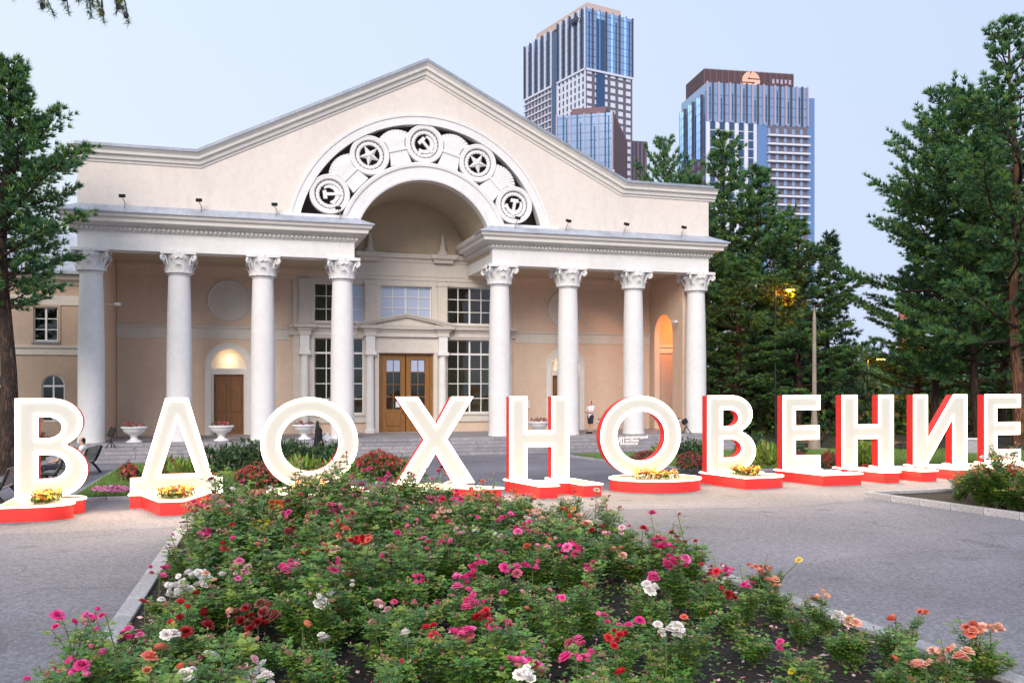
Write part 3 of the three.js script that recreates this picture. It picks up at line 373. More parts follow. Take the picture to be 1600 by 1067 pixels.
function storeys(th, F, len, y0, y1, n, o = {}) { // rows of windows between floor bands
  const fh = o.fh || 3.3, win = [], back = [];
  for (let y = y0; y < y1 - 1; y += fh) { if (o.band) part('floor_band', [F.at(o.b0 || 0, len + 0.6, y - 0.55, y + 0.12, 0.0, o.out || 0.7)], o.band, th); for (let k = 0; k < n; k++) { const a = len * (k + (o.w0 ?? 0.2)) / n, b = len * (k + (o.w1 ?? 0.8)) / n; win.push(F.at(a, b, y + (o.tall ? 0.15 : 0.6), y + fh - (o.tall ? 0.25 : 0.75), 0.0, 0.12)); if (o.pair) back.push(F.at(b, b + (b - a) * 0.7, y + 0.3, y + fh - 0.6, 0.0, 0.2)); } }
  const w = part('window_glazing', win, o.glass || T.glass, th); w.userData.kind = 'stuff'; if (back.length) { const q = part('window_blinds', back, o.pair, th); q.userData.kind = 'stuff'; }
  if (o.pier) for (let k = 0; k <= n; k++) part('pier', [F.at(len * k / n - o.pw, len * k / n + o.pw, y0 - 0.5, y1, 0, 0.5)], o.pier, th);
}
{
  const th = thing('glass_tower', 'tall glass skyscraper with white-gridded lower storeys rising behind the gable', 'skyscraper');
  const P = cw(34.8, 430), L = D2(-28, 48), Lu = L.clone().normalize(), R = D2(24, 14), Ru = R.clone().normalize(), at = s => P.clone().addScaledVector(Lu, s);
  part('main_block', [prismBlock(P, Lu.clone().multiplyScalar(23.7), R, 0, 182)], T.glass, th);
  part('recess', [prismBlock(at(23.7).addScaledVector(Ru, 3), Lu.clone().multiplyScalar(5.9), Ru.clone().multiplyScalar(20), 0, 180)], T.deep, th);
  part('side_slab', [prismBlock(at(29.6), Lu.clone().multiplyScalar(26), Ru.clone().multiplyScalar(24), 0, 181)], T.glass, th);
  part('crown', [prismBlock(P.clone().addScaledVector(Lu, 1.5).addScaledVector(Ru, 2), Lu.clone().multiplyScalar(46), Ru.clone().multiplyScalar(20), 182, 185.5)], T.tan, th);
  const F1 = faceFrame(P, Lu), F2 = faceFrame(at(29.6), Lu), F3 = faceFrame(P, Ru);
  curtain(th, F1, 23.7, 153, 182, 9, { slots: 1, light: T.white }); curtain(th, F2, 26, 153, 181, 9, { slots: 1, light: T.white }); curtain(th, F3, 27.8, 153, 182, 7, { light: T.glassB });
  part('corner_glass', [F3.at(6, 11, 100, 178, 0.1, 0.5)], T.deep, th);
  part('lower_cladding', [F1.at(0, 23.7, 20, 152.6, 0.01, 0.1)], T.white, th); part('lower_cladding', [F2.at(0, 26, 20, 152.6, 0.01, 0.1)], T.tan, th); part('lower_cladding', [F3.at(0, 27.8, 20, 152.6, 0.01, 0.1)], T.cladding, th);
  storeys(th, { at: (a, b, c, d, e, f) => F1.at(a, b, c, d, e + 0.1, f + 0.1) }, 23.7, 63, 152, 7, { glass: T.deep, w0: 0.25, w1: 0.7, fh: 3.5, pier: T.white, pw: 0.45 });
  storeys(th, { at: (a, b, c, d, e, f) => F2.at(a, b, c, d, e + 0.1, f + 0.1) }, 26, 63, 152, 8, { band: T.white, glass: T.deep, w0: 0.15, w1: 0.6, pair: T.mauve, fh: 3.5 });
  storeys(th, { at: (a, b, c, d, e, f) => F3.at(a, b, c, d, e + 0.1, f + 0.1) }, 27.8, 63, 152, 6, { glass: T.white, w0: 0.15, w1: 0.75, fh: 3.5 });
  part('zone_band', [F1.at(0, 23.7, 152.4, 153.4, 0, 0.9), F2.at(0, 26, 152.4, 153.4, 0, 0.9), F3.at(0, 27.8, 152.4, 153.4, 0, 0.9)], T.white, th);
  part('roof_sign', [F1.at(5, 7, 177, 179.6, 1, 1.3), F1.at(8.5, 10.5, 177, 179.6, 1, 1.3), F1.at(3.5, 12, 177.6, 178.3, 1.3, 1.5)], T.fin, th);
  const lo = thing('glass_midrise', 'lower glass block with brown rooftop screen in front of the tall skyscraper', 'skyscraper');
  const Q = cw(43.7, 395), A = D2(-24, 6), B = D2(14, 56), G1 = faceFrame(Q, A), G2 = faceFrame(Q, B);
  part('main_block', [prismBlock(Q, A, B, 0, 122)], T.glass, lo); curtain(lo, G1, 24.7, 97, 122, 8); part('podium', [G1.at(0, 24.7, 20, 96, 0.02, 0.4)], T.cladding, lo);
  for (let y = 84; y < 97; y += 4.2) part('floor_band', [G1.at(-1, 25, y - 0.6, y + 0.1, 0.4, 1.2)], T.white, lo);
  storeys(lo, { at: (a, b, c, d, e, f) => G1.at(a, b, c, d, e + 0.4, f + 0.4) }, 24.7, 76, 96, 6, { glass: T.glass, w0: 0.3, w1: 0.7 });
  for (let k = 0; k < 16; k++) part('fin', [G2.at(k * 3.6, k * 3.6 + 1.7, 90, 122.3, 0.02, 0.7)], k % 2 ? T.brown : T.brownB, lo);
  for (let y = 70; y < 90; y += 4.2) part('floor_band', [G2.at(0, 57, y - 0.6, y + 0.1, 0.1, 1.0)], T.white, lo);
  storeys(lo, G2, 57, 68, 89, 12, { glass: T.glass, w0: 0.3, w1: 0.7, fh: 4.2 });
  part('roof_screen', [prismBlock(Q.clone().add(D2(-2, 8)), D2(-15, 4), D2(6, 20), 122, 127)], T.brownB, lo);
  const C = cw(58, 452), E = D2(9.5, 2), H = D2(-6, 30), K = faceFrame(C, E); part('rear_block', [prismBlock(C, E, H, 0, 125)], T.deep, lo); for (let k = 0; k < 5; k++) part('fin', [K.at(k * 2.1, k * 2.1 + 1, 60, 125, 0.05, 0.6)], T.brownB, lo);
}
{
  const th = thing('office_tower', 'glass and white-banded tower with brown crown and round orange logo behind the trees', 'skyscraper');
  const P = cw(73, 340), A = D2(39.9, 7), Au = A.clone().normalize(), S = D2(-7, 39.9).multiplyScalar(0.66), F = faceFrame(P, Au), G = faceFrame(P, S), W = 40.5;
  part('main_block', [prismBlock(P, A, S, 0, 116.8)], T.glass, th);
  part('side_strip', [prismBlock(P.clone().add(A), Au.clone().multiplyScalar(3), S, 0, 113)], T.glassB, th);
  part('crown', [prismBlock(P.clone().addScaledVector(Au, 0.5).add(D2(-1, 3)), Au.clone().multiplyScalar(36.5), S.clone().multiplyScalar(0.7), 116.8, 122.8)], T.brown, th);
  const Fc = faceFrame(P.clone().addScaledVector(Au, 0.5).add(D2(-1, 3)), Au);
  for (let k = 0; k < 60; k++) part('crown_louvre', [Fc.at(k * 0.61, k * 0.61 + 0.25, 117, 123, 0.02, 0.22)], k % 4 ? T.brown : T.brownB, th);
  // round logo: a disc cut by two arrow-shaped gaps
  const lg = (pts) => { const g = plate(pts, [], 0.3, 0.6); const m = new THREE.Matrix4().makeBasis(Fc.u, V(0, 1, 0), Fc.n); m.setPosition(P.clone().addScaledVector(Au, 19.3).add(D2(-1, 3)).add(V(0, 119.2, 0))); g.applyMatrix4(m); g.computeVertexNormals(); return g; };
  const f = Fc.u.dot(V(RX, 0, RZ)) > 0 ? 1 : -1, q = a => a.map(([x, y]) => [x * f * 3.6, y * 3.6]);
  part('round_logo', [lg(q([...arc(0, 0, 1, 100, 188, 12), [0.1, -0.14], [-0.28, -0.55], ...arc(0, 0, 1, 268, 232, 4).map(p => p)].slice(0, 13).concat([[-0.99, -0.14], [0.45, -0.14], [0.12, -0.56], [0.3, -0.62], [0.02, -0.98], ...arc(0, 0, 1, 274, 368, 12), [-0.42, 0.14], [-0.05, 0.62]]))), lg(q([[-0.22, 0.26], [0.96, 0.26], ...arc(0, 0, 1, 16, 84, 10), [0.1, 0.99]])), lg(q([[0.1, -0.26], [-0.96, -0.26], ...arc(0, 0, 1, 196, 262, 10), [-0.12, -0.99]]))], T.logo, th);
  part('crown_sign', [0, 1, 2, 3, 4].map(k => Fc.at(27.5 + k * 1.7, 28.4 + k * 1.7, 118.6 + (k % 2) * 0.3, 120.4, 0.25, 0.4)), T.mauve, th);
  curtain(th, F, W, 102, 116.6, 18, { light: T.mauve }); curtain(th, G, 26.7, 90, 113, 6, { light: T.glassB });
  part('striped_zone', [F.at(0, 19, 0, 101.8, 0.01, 0.12)], T.white, th); part('balcony_zone', [F.at(24, W, 0, 101.8, 0.01, 0.12)], T.cladding, th);
  part('glass_slot', [F.at(19, 24, 0, 101.8, 0.01, 0.06)], T.glassB, th);
  storeys(th, { at: (a, b, c, d, e, g) => F.at(a, b, c, d, e + 0.12, g + 0.12) }, 19, 40, 101, 5, { glass: T.deep, w0: 0.32, w1: 0.84, fh: 3.28, tall: 1 });
  for (let k = 0; k <= 5; k++) part('pier', [F.at(k * 3.8 - 0.5, k * 3.8 + 0.6, 0, 101.9, 0.1, 0.6)], T.white, th);
  const Fb = { at: (a, b, c, d, e, g) => F.at(a + 24, b + 24, c, d, e + 0.12, g + 0.12) };
  storeys(th, Fb, 16.5, 3, 101, 5, { band: T.white, glass: T.glass, pair: T.brownB, w0: 0.06, w1: 0.42, fh: 3.28, out: 1.3 });
  part('side_cladding', [G.at(0, 26.7, 0, 89.5, 0.01, 0.15)], T.brown, th); storeys(th, { at: (a, b, c, d, e, g) => G.at(a, b, c, d, e + 0.15, g + 0.15) }, 26.7, 40, 89, 5, { glass: T.glass, w0: 0.3, w1: 0.6 });
}

/* ---------- the light-up letters ---------- */
const HL = 2.57, TL = 0.36, PH = 0.38;
function letterShape(ch, w) {
  const H = HL, q = a => a.map(([x, y]) => [x * w, y * H]), ell = (cx, cy, rx, ry, a0, a1, n) => Array.from({ length: n + 1 }, (_, i) => { const a = (a0 + (a1 - a0) * i / n) * Math.PI / 180; return [cx + rx * Math.cos(a), cy + ry * Math.sin(a)]; });
  if (ch === 'О') return [q(ell(0.5, 0.5, 0.5, 0.5, 0, 354.4, 63)), [q(ell(0.5, 0.5, 0.305, 0.315, 0, 353, 50))]];
  if (ch === 'В') return [q([[0, 0], [0.5, 0], ...ell(0.5, 0.275, 0.5, 0.275, -85, 64, 18), ...ell(0.5, 0.76, 0.43, 0.24, -60, 85, 18), [0.5, 1], [0, 1]]), [q([[0.31, 0.60], [0.45, 0.60], ...ell(0.45, 0.71, 0.2, 0.11, -80, 80, 10), [0.45, 0.82], [0.31, 0.82]]), q([[0.31, 0.19], [0.47, 0.19], ...ell(0.47, 0.315, 0.24, 0.125, -80, 80, 10), [0.47, 0.44], [0.31, 0.44]])]];
  if (ch === 'Д') return [q([[0, 0], [1, 0], [1, 0.17], [0.88, 0.17], [0.617, 1], [0.377, 1], [0.12, 0.17], [0, 0.17]]), [q([[0.315, 0.2], [0.715, 0.2], [0.505, 0.775]])]];
  if (ch === 'Х') return [q([[0, 0], [0.27, 0], [0.51, 0.36], [0.74, 0], [1.02, 0], [0.655, 0.51], [1, 1], [0.72, 1], [0.52, 0.68], [0.276, 1], [0, 1], [0.365, 0.51]]), []];
  if (ch === 'Н') return [q([[0, 0], [0.29, 0], [0.29, 0.4], [0.71, 0.4], [0.71, 0], [1, 0], [1, 1], [0.71, 1], [0.71, 0.59], [0.29, 0.59], [0.29, 1], [0, 1]]), []];
  if (ch === 'И') return [q([[0, 0], [0.24, 0], [0.73, 0.67], [0.73, 0], [1, 0], [1, 1], [0.74, 1], [0.255, 0.36], [0.255, 1], [0, 1]]), []];
  return [q([[0, 0], [1, 0], [1, 0.19], [0.33, 0.19], [0.33, 0.41], [0.98, 0.41], [0.98, 0.59], [0.33, 0.59], [0.33, 0.81], [1, 0.81], [1, 1], [0, 1]]), []];
}
const petalG = new THREE.IcosahedronGeometry(1, 0);
function flowerMass(name, label, cat, spots, cols, r, leafCol, group) { // small bedding flowers as one mass
  const gs = []; for (const [x, y, z] of spots) {
    const c = pick(cols), k = rr(0.7, 1.25); for (let i = 0; i < 5; i++) { const g = new THREE.CircleGeometry(r * 0.62 * k, 5); g.rotateX(-0.9 + rr(-0.5, 0.5)); g.translate(0, 0, r * 0.5 * k); g.rotateY(i * 1.257 + rr(-0.3, 0.3)); g.translate(x, y + rr(-0.015, 0.02), z); gs.push(paint(g, c.map(v => v * rr(0.75, 1.15)))); }
    for (let i = 0; i < 4; i++) { const g = new THREE.CircleGeometry(r * 0.8, 4); g.scale(0.5, 1.3, 1); g.rotateX(-rr(0.2, 1.2)); g.rotateY(rr(0, 6.28)); g.translate(x + rr(-r, r) * 1.4, y - rr(0.03, 0.1) - r * 0.3, z + rr(-r, r) * 1.4); gs.push(paint(g, leafCol.map(v => v * rr(0.6, 1.3)))); }
  }
  const m = part(name, gs, M.leaves); return tag(m, label, cat, group, 'stuff');
}
const WORD = [['В', 22, 136], ['Д', 203, 347], ['О', 407, 558], ['Х', 619, 738], ['Н', 797, 888], ['О', 940, 1062], ['В', 1107, 1180], ['Е', 1225, 1281], ['Н', 1318, 1395], ['И', 1430, 1510], ['Е', 1541, 1594]];
const SAY = ['letter В standing before the park benches', 'wide-footed letter Д with a crossbar base', 'round letter О between letters Д and Х', 'letter Х with four slanting arms', 'letter Н beside letter Х', 'round letter О with small festival lettering inside', 'letter В next to the round letter О', 'letter Е behind which stands the concrete pillar', 'letter Н between letters Е and И', 'letter И with its slanting bar', 'letter Е at the end of the word after И'];
const letterSpots = [];
WORD.forEach(([ch, a, b], i) => {
  const k0 = -0.047, k1 = -26.25, hit = px => { const d = ray(px, 600); const t = k1 / (d[2] - k0 * d[0]); return d[0] * t; };
  const x0 = hit(a), x1 = hit(b), w = x1 - x0, zf = k1 + k0 * (x0 + x1) / 2, g = thing('light_up_letter', 'glowing white ' + SAY[i] + ', red sides', 'letter sign', [x0, 0, zf], 0, 'light-up letters spelling one word');
  const [out, holes] = letterShape(ch, w), up = r => r.map(([x, y]) => [x, y + PH]);
  part('letter_side', [plate(up(out), holes.map(up), -TL, -0.03)], M.red, g);
  part('letter_face', [plate(up(out), holes.map(up), -0.028, -0.004)], M.face, g);
  const circ = (off, s0) => Array.from({ length: 8 }, (_, k) => [off + 0.052 * Math.cos(k * Math.PI / 4), s0 + 0.036 * Math.sin(k * Math.PI / 4)]);
  const ccw = r => THREE.ShapeUtils.isClockWise(r.map(p => new THREE.Vector2(...p))) ? [...r].reverse() : r;
  part('edge_light', [sweep(circ(0.042, 0.0), ccw(up(out)), XY, true), ...holes.map(h => sweep(circ(-0.042, 0.0), ccw(up(h)), XY, true))], M.led, g);
  const lay = r => r.map(([x, y]) => [x + (i < 2 ? 0 : 0.45) * y / HL - 0.03, -TL - 0.05 + y / HL * 2.05]);
  const foot = lay(out); const plat = part('platform', [plate(foot, [], 0, PH - 0.02, XZ)], M.red, g);
  part('deck', [plate(foot, [], PH - 0.019, PH - 0.003, XZ)], M.deck, plat);
  part('platform_light', [sweep(Array.from({ length: 8 }, (_, k) => [-0.012 + 0.03 * Math.cos(k * Math.PI / 4), PH - 0.01 + 0.026 * Math.sin(k * Math.PI / 4)]), ccw(foot), XZ, true)], M.led, plat);
  const al = new THREE.RectAreaLight(0xffe0b4, 13, w * 0.92, HL * 0.9); al.position.set(w / 2, PH + HL / 2, 0.06); al.lookAt(w / 2 + x0, PH + HL / 2, zf + 10); al.rotation.set(0, Math.PI, 0); g.add(al);
  letterSpots.push({ ch, x0, w, zf, holes: holes.map(lay), foot });
  if (i === 5) { // festival lettering on a clear pane held in the ring
    const c = document.createElement('canvas'); c.width = 512; c.height = 192; const x = c.getContext('2d'); x.fillStyle = '#000'; x.fillRect(0, 0, 512, 192); x.fillStyle = '#fff'; x.font = 'bold 150px sans-serif'; x.fillText('VII', 0, 150, 132); x.font = 'bold 46px sans-serif'; x.fillText('МЕЖДУНАРОДНЫЙ', 142, 62, 368); x.fillText('ФЕСТИВАЛЬ', 142, 110, 220); x.fillText('ИСКУССТВ', 142, 156, 200);
    const t = new THREE.CanvasTexture(c); const s = new THREE.Mesh(new THREE.PlaneGeometry(1.12, 0.42), new THREE.MeshStandardMaterial({ color: 0xffffff, alphaMap: t, transparent: true, roughness: 0.6, side: THREE.DoubleSide })); s.name = 'festival_lettering'; s.position.set(w * 0.5 - 0.26, PH + HL * 0.44, -0.1); g.add(s);
    part('clear_pane', [plate(arc(w / 2, PH + HL / 2, 1, 0, 354, 40).map(([x, y]) => [w / 2 + (x - w / 2) * 0.31 * w, PH + HL / 2 + (y - PH - HL / 2) * 0.318 * HL]), [], -0.13, -0.125)], new THREE.MeshPhysicalMaterial({ color: 0xffffff, roughness: 0.02, transmission: 1, thickness: 0, ior: 1.2 }), g);
  }
});
const FLOWER = { yellow: [0.85, 0.62, 0.03], orange: [0.85, 0.25, 0.02], red: [0.6, 0.03, 0.02], pink: [0.75, 0.13, 0.36], white: [0.85, 0.84, 0.8] };
[0, 1, 2, 5, 6].forEach(i => {
  const L = letterSpots[i], sp = [], hs = L.holes.length ? L.holes : [L.foot], b = hs.reduce((p, h) => { for (const [x, z] of h) { p[0] = Math.min(p[0], x); p[1] = Math.max(p[1], x); p[2] = Math.min(p[2], z); p[3] = Math.max(p[3], z); } return p; }, [9, -9, 9, -9]);
  const cx = (b[0] + b[1]) / 2, cz = (b[2] + b[3]) / 2, rx = (b[1] - b[0]) / 2 * 0.95, rz = (b[3] - b[2]) / 2 * 0.95; for (let k = 0; k < 110; k++) { const q = rnd() * 6.283, r = Math.sqrt(rnd()); sp.push([L.x0 + cx + rx * r * Math.cos(q), PH + rr(0.1, 0.26), L.zf + cz + rz * r * Math.sin(q)]); }
  flowerMass('marigolds', 'yellow, orange and red bedding flowers on the deck of ' + ['the letter В by the benches', 'the letter Д', 'the letter О after Д', 'the letter О with the lettering', 'the letter В after the round О'][i > 2 ? i - 2 : i], 'flowers', sp, [FLOWER.yellow, FLOWER.yellow, FLOWER.orange, FLOWER.red], 0.055, [0.10, 0.15, 0.03]);
});

/* ---------- urns, floodlights, lamps, benches ---------- */
const urnG = lathe([[0, 0], [0.34, 0], [0.34, 0.07], [0.27, 0.1], [0.16, 0.17], [0.13, 0.24], [0.18, 0.27], [0.14, 0.30], [0.22, 0.36], [0.4, 0.46], [0.47, 0.58], [0.47, 0.62], [0.55, 0.66], [0.55, 0.72], [0.46, 0.72], [0.44, 0.66], [0, 0.64]], 36);
['beside the end column by the benches', 'before the side door next to letter Д', 'seen through the round letter О by the woman in black', 'seen through the letter Н', 'behind the round letter О beside the man in white', 'by the column at the orange-lit arch'].forEach((s, i) => {
  const o = [-13.2, -9.5, -5.8, 5.8, 9.5, 13.2][i], g = thing('flower_urn', 'white footed urn with red flowers ' + s, 'urn', [CX + o, FL, -43.55], 0, 'urns along the porch edge');
  part('bowl', urnG.clone(), M.white, g); const fl = []; for (let k = 0; k < 70; k++) { const q = rnd() * 6.28, r = 0.44 * Math.sqrt(rnd()), y = 0.74 + rr(0, 0.24) * (1 - r), p = new THREE.CircleGeometry(rr(0.03, 0.06), 5); p.rotateX(rr(-1.4, -0.2)); p.rotateY(rr(0, 6.28)); p.translate(r * Math.cos(q), y, r * Math.sin(q)); fl.push(paint(p, k % 3 ? [rr(0.3, 0.5), 0.05, 0.07] : [0.06, 0.09, 0.03])); }
  part('flowers', fl, M.leaves, g);
});
{
  const mk = (x, i, txt) => { const g = thing('roof_floodlight', txt, 'floodlight', [x, 11.02, ZF + 0.45], 0, 'floodlights on the porch roof'); part('arm', [tube([V(0, 0, 0), V(0.05, 0.3, 0.05), V(i < 4 ? -0.06 : 0.14, 0.55, 0.1)], 0.02, 0.02, 5, 6), box(-0.1, 0.1, -0.02, 0.02, -0.08, 0.08)], M.pole, g); const h = part('lamp_head', [box(-0.135, 0.135, -0.07, 0.07, -0.05, 0.06)], M.iron, g); h.position.set(i < 4 ? -0.06 : 0.14, 0.62, 0.1); h.rotation.set(0.35, 0, i < 4 ? 0.05 : -0.15); };
  [-4.75, -1.55, 1.75, 4.65, 13.3, 16.0, 19.2, 22.5].forEach((x, i) => mk(x, i, i === 3 || i === 4 ? 'small black floodlight in front of the hammer and sickle medallion on the ' + (i === 3 ? 'Д side' : 'Н side') : 'small black floodlight on a thin arm on the tin porch roof'));
}
function lampPost(px, depth, h, label, headMat, light, arm = 0.9) {
  const p = atDepth(px, depth), g = thing('street_lamp', label, 'street lamp', [p.x, 0, p.z], -TURN); part('post', [tube([V(0, 0, 0), V(0, h * 0.5, 0), V(0, h, 0)], 0.07, 0.05, 8, 6), tube([V(0, h - 0.05, 0), V(arm * 0.5, h + 0.12, 0), V(arm, h + 0.1, 0)], 0.03, 0.03, 6, 6)], M.iron, g);
  const l = part('lamp_head', [box(arm - 0.3, arm + 0.35, h + 0.02, h + 0.14, -0.14, 0.14)], M.iron, g), b = part('bulb', [box(arm - 0.22, arm + 0.27, h - 0.08, h + 0.015, -0.11, 0.11)], headMat, g);
  if (light) { const q = new THREE.PointLight(light[0], light[1], 0, 2); q.position.set(arm, h - 0.2, 0); q.castShadow = true; q.shadow.radius = 6; g.add(q); }
}
lampPost(1356, 62, 5.1, 'black street lamp with glowing orange head among the park trees', M.lampOrange, [0xffa040, 40]);
lampPost(1372, 95, 3.2, 'distant small orange lamp behind the black street lamp', M.lampOrange, null, 0.3);
lampPost(1212, 56, 9.2, 'orange street lamp glowing inside the dark pine behind the portico', M.lampOrange, [0xff8a24, 32]);
lampPost(1322, 110, 11, 'tall distant street lamp with a white glow between the trees', M.lampWhite, null, 0.8);
{ const p = atDepth(1273, 45), g = thing('concrete_pillar', 'slender beige concrete pillar with pointed tip before the spruce', 'pillar', [p.x, 0, p.z]); part('shaft', [lathe([[0.32, 0], [0.3, 0.4], [0.17, 1.4], [0.115, 2.2], [0.10, 4.0], [0.085, 6.6], [0.02, 7.2], [0, 7.25]], 16)], M.pole, g); part('base', [box(-0.42, 0.42, 0, 0.2, -0.42, 0.42)], M.pole, g); }
function bench(pos, turn, label, len = 1.9) {
  const g = thing('park_bench', label, 'bench', pos, turn);
  for (const s of [-1, 1]) part('end_frame', [tube([V(s * len / 2, 0, 0.32), V(s * len / 2, 0.3, 0.27), V(s * len / 2, 0.42, 0.2), V(s * len / 2, 0.42, -0.15), V(s * len / 2, 0.62, -0.3), V(s * len / 2, 1.02, -0.45)], 0.05, 0.045, 8, 20), tube([V(s * len / 2, 0.4, -0.1), V(s * len / 2, 0.2, -0.28), V(s * len / 2, 0, -0.42)], 0.045, 0.05, 8, 8), tube([V(s * len / 2, 0.45, 0.2), V(s * len / 2, 0.68, 0.24), V(s * len / 2, 0.7, 0.0), V(s * len / 2, 0.66, -0.3)], 0.03, 0.03, 6, 12)], M.iron, g);
  for (let k = 0; k < 5; k++) { const m = part('seat_slat', bevelBox(len, 0.035, 0.085, 0.01), M.slat, g); m.position.set(0, 0.44, 0.25 - k * 0.1); }
  for (let k = 0; k < 6; k++) { const m = part('back_slat', bevelBox(len, 0.08, 0.03, 0.01), M.slat, g); m.position.set(0, 0.56 + k * 0.092, -0.22 - k * 0.042); m.rotation.x = -0.42; }
  return g;
}
bench([-5.45, 0, -36.6], -Math.PI / 2 - 0.12, 'black iron bench with pale slats and a man in white sitting on it');
bench([-5.75, 0, -33.6], -Math.PI / 2 - 0.06, 'black iron bench with pale slats behind the letter В by the lawn', 2.0);
bench([-6.35, 0, -28.4], -Math.PI / 2, 'black iron bench with pale slats at the edge of the paving beside letter В');
{
  const mkLounger = (px, py, turn, label) => { const p = onY(px, py, 0), g = thing('curved_bench', label, 'bench', [p.x, 0, p.z], turn); const pr = [[-0.95, 0.92], [-0.72, 0.5], [-0.45, 0.36], [0.1, 0.4], [0.6, 0.5], [0.95, 0.36], [0.95, 0.31], [0.6, 0.45], [0.1, 0.34], [-0.47, 0.3], [-0.78, 0.46], [-1.0, 0.9]]; part('slat_shell', [plate(pr, [], -0.9, 0.9)], M.brownwood, g); for (const s of [-1, 1]) { part('side_frame', [tube([V(-1.0, 0.95, s * 0.93), V(-0.75, 0.46, s * 0.93), V(-0.45, 0.3, s * 0.93), V(0.1, 0.35, s * 0.93), V(0.6, 0.46, s * 0.93), V(1, 0.3, s * 0.93)], 0.035, 0.035, 6, 20), box(-0.6, -0.52, 0, 0.38, s * 0.93 - 0.04, s * 0.93 + 0.04), box(0.55, 0.63, 0, 0.44, s * 0.93 - 0.04, s * 0.93 + 0.04)], M.iron, g); } };
  mkLounger(1420, 705, 2.7, 'curved brown wooden lounge bench behind the letters Н and И'); mkLounger(1262, 702, 2.4, 'curved wooden lounge bench behind the letter Е');
  const p = onY(1515, 712, 0), g = thing('stone_seat', 'low pale block seat behind the letters И and Е', 'seat', [p.x, 0, p.z], -0.3); const q = part('seat_block', bevelBox(1.7, 0.75, 0.6, 0.02), M.kerb, g); q.position.y = 0.375; const s = part('seat_top', bevelBox(1.8, 0.07, 0.7, 0.015), M.trim, g); s.position.y = 0.785;
}
{ // portable projector lamp on the porch steps
  const p = V(-5.2, FL - 0.15, -42.7), g = thing('stage_floodlight', 'dark floodlight tilted up on a stand beside the end column', 'floodlight', [p.x, p.y, p.z]); part('stand', [tube([V(-0.18, 0, 0.1), V(0, 0.35, 0), V(0, 0.42, 0)], 0.025, 0.02, 6, 6), tube([V(0.2, 0, 0.1), V(0, 0.35, 0), V(0, 0.42, 0)], 0.025, 0.02, 6, 6), tube([V(0, 0, -0.2), V(0, 0.35, 0), V(0, 0.5, 0)], 0.025, 0.02, 6, 6)], M.iron, g); const h = part('lamp_head', bevelBox(0.26, 0.42, 0.22, 0.03), M.iron, g); h.position.set(0.03, 0.68, 0); h.rotation.z = -0.35;
  const g2 = thing('stage_floodlight', 'dark floodlight on a tripod at the foot of the column by the orange-lit arch', 'floodlight', [23.1, FL, -43.9]); part('stand', [tube([V(-0.25, 0, 0.1), V(0, 0.4, 0), V(0, 0.5, 0)], 0.025, 0.02, 6, 6), tube([V(0.25, 0, 0.1), V(0, 0.4, 0), V(0, 0.5, 0)], 0.025, 0.02, 6, 6)], M.iron, g2); const h2 = part('lamp_head', bevelBox(0.3, 0.26, 0.2, 0.03), M.iron, g2); h2.position.set(-0.08, 0.62, 0); h2.rotation.z = 0.5;
}

/* ---------- trees ---------- */
class Tris { constructor() { this.p = []; this.c = []; this.n = []; }
  tri(a, b, c, col, nn) { this.p.push(a.x, a.y, a.z, b.x, b.y, b.z, c.x, c.y, c.z); for (let i = 0; i < 3; i++) this.c.push(col[0], col[1], col[2]); if (nn) for (let i = 0; i < 3; i++) this.n.push(nn.x, nn.y, nn.z); }
  geo() { const g = new THREE.BufferGeometry(); g.setAttribute('position', new THREE.Float32BufferAttribute(this.p, 3)); g.setAttribute('color', new THREE.Float32BufferAttribute(this.c, 3)); if (this.n.length === this.p.length) g.setAttribute('normal', new THREE.Float32BufferAttribute(this.n, 3)); else g.computeVertexNormals(); g.setAttribute('uv', new THREE.Float32BufferAttribute(new Float32Array(this.p.length / 3 * 2), 2)); return g; } }
const rv = () => { const z = rr(-1, 1), a = rr(0, 6.283), r = Math.sqrt(1 - z * z); return V(r * Math.cos(a), z, r * Math.sin(a)); };
function tuft(T, p, d, len, w, n, cols) {
  const base = pick(cols), k0 = rr(0.75, 1.25);
  for (let i = 0; i < n; i++) { const q = rv().multiplyScalar(0.85).add(d).normalize(), s = rv().cross(q).normalize().multiplyScalar(w * rr(0.7, 1.2)), l = len * rr(0.6, 1.15), k = k0 * rr(0.8, 1.2), o = p.clone().addScaledVector(q, l * 0.08); T.tri(o.clone().sub(s), o.clone().add(s), o.clone().addScaledVector(q, l), [base[0] * k, base[1] * k, base[2] * k]); }
}
const PINE = [[0.062, 0.165, 0.05], [0.09, 0.21, 0.05], [0.05, 0.14, 0.06], [0.135, 0.25, 0.045], [0.065, 0.18, 0.08]];
const SPRUCE = [[0.028, 0.068, 0.042], [0.035, 0.085, 0.048], [0.045, 0.10, 0.05]];
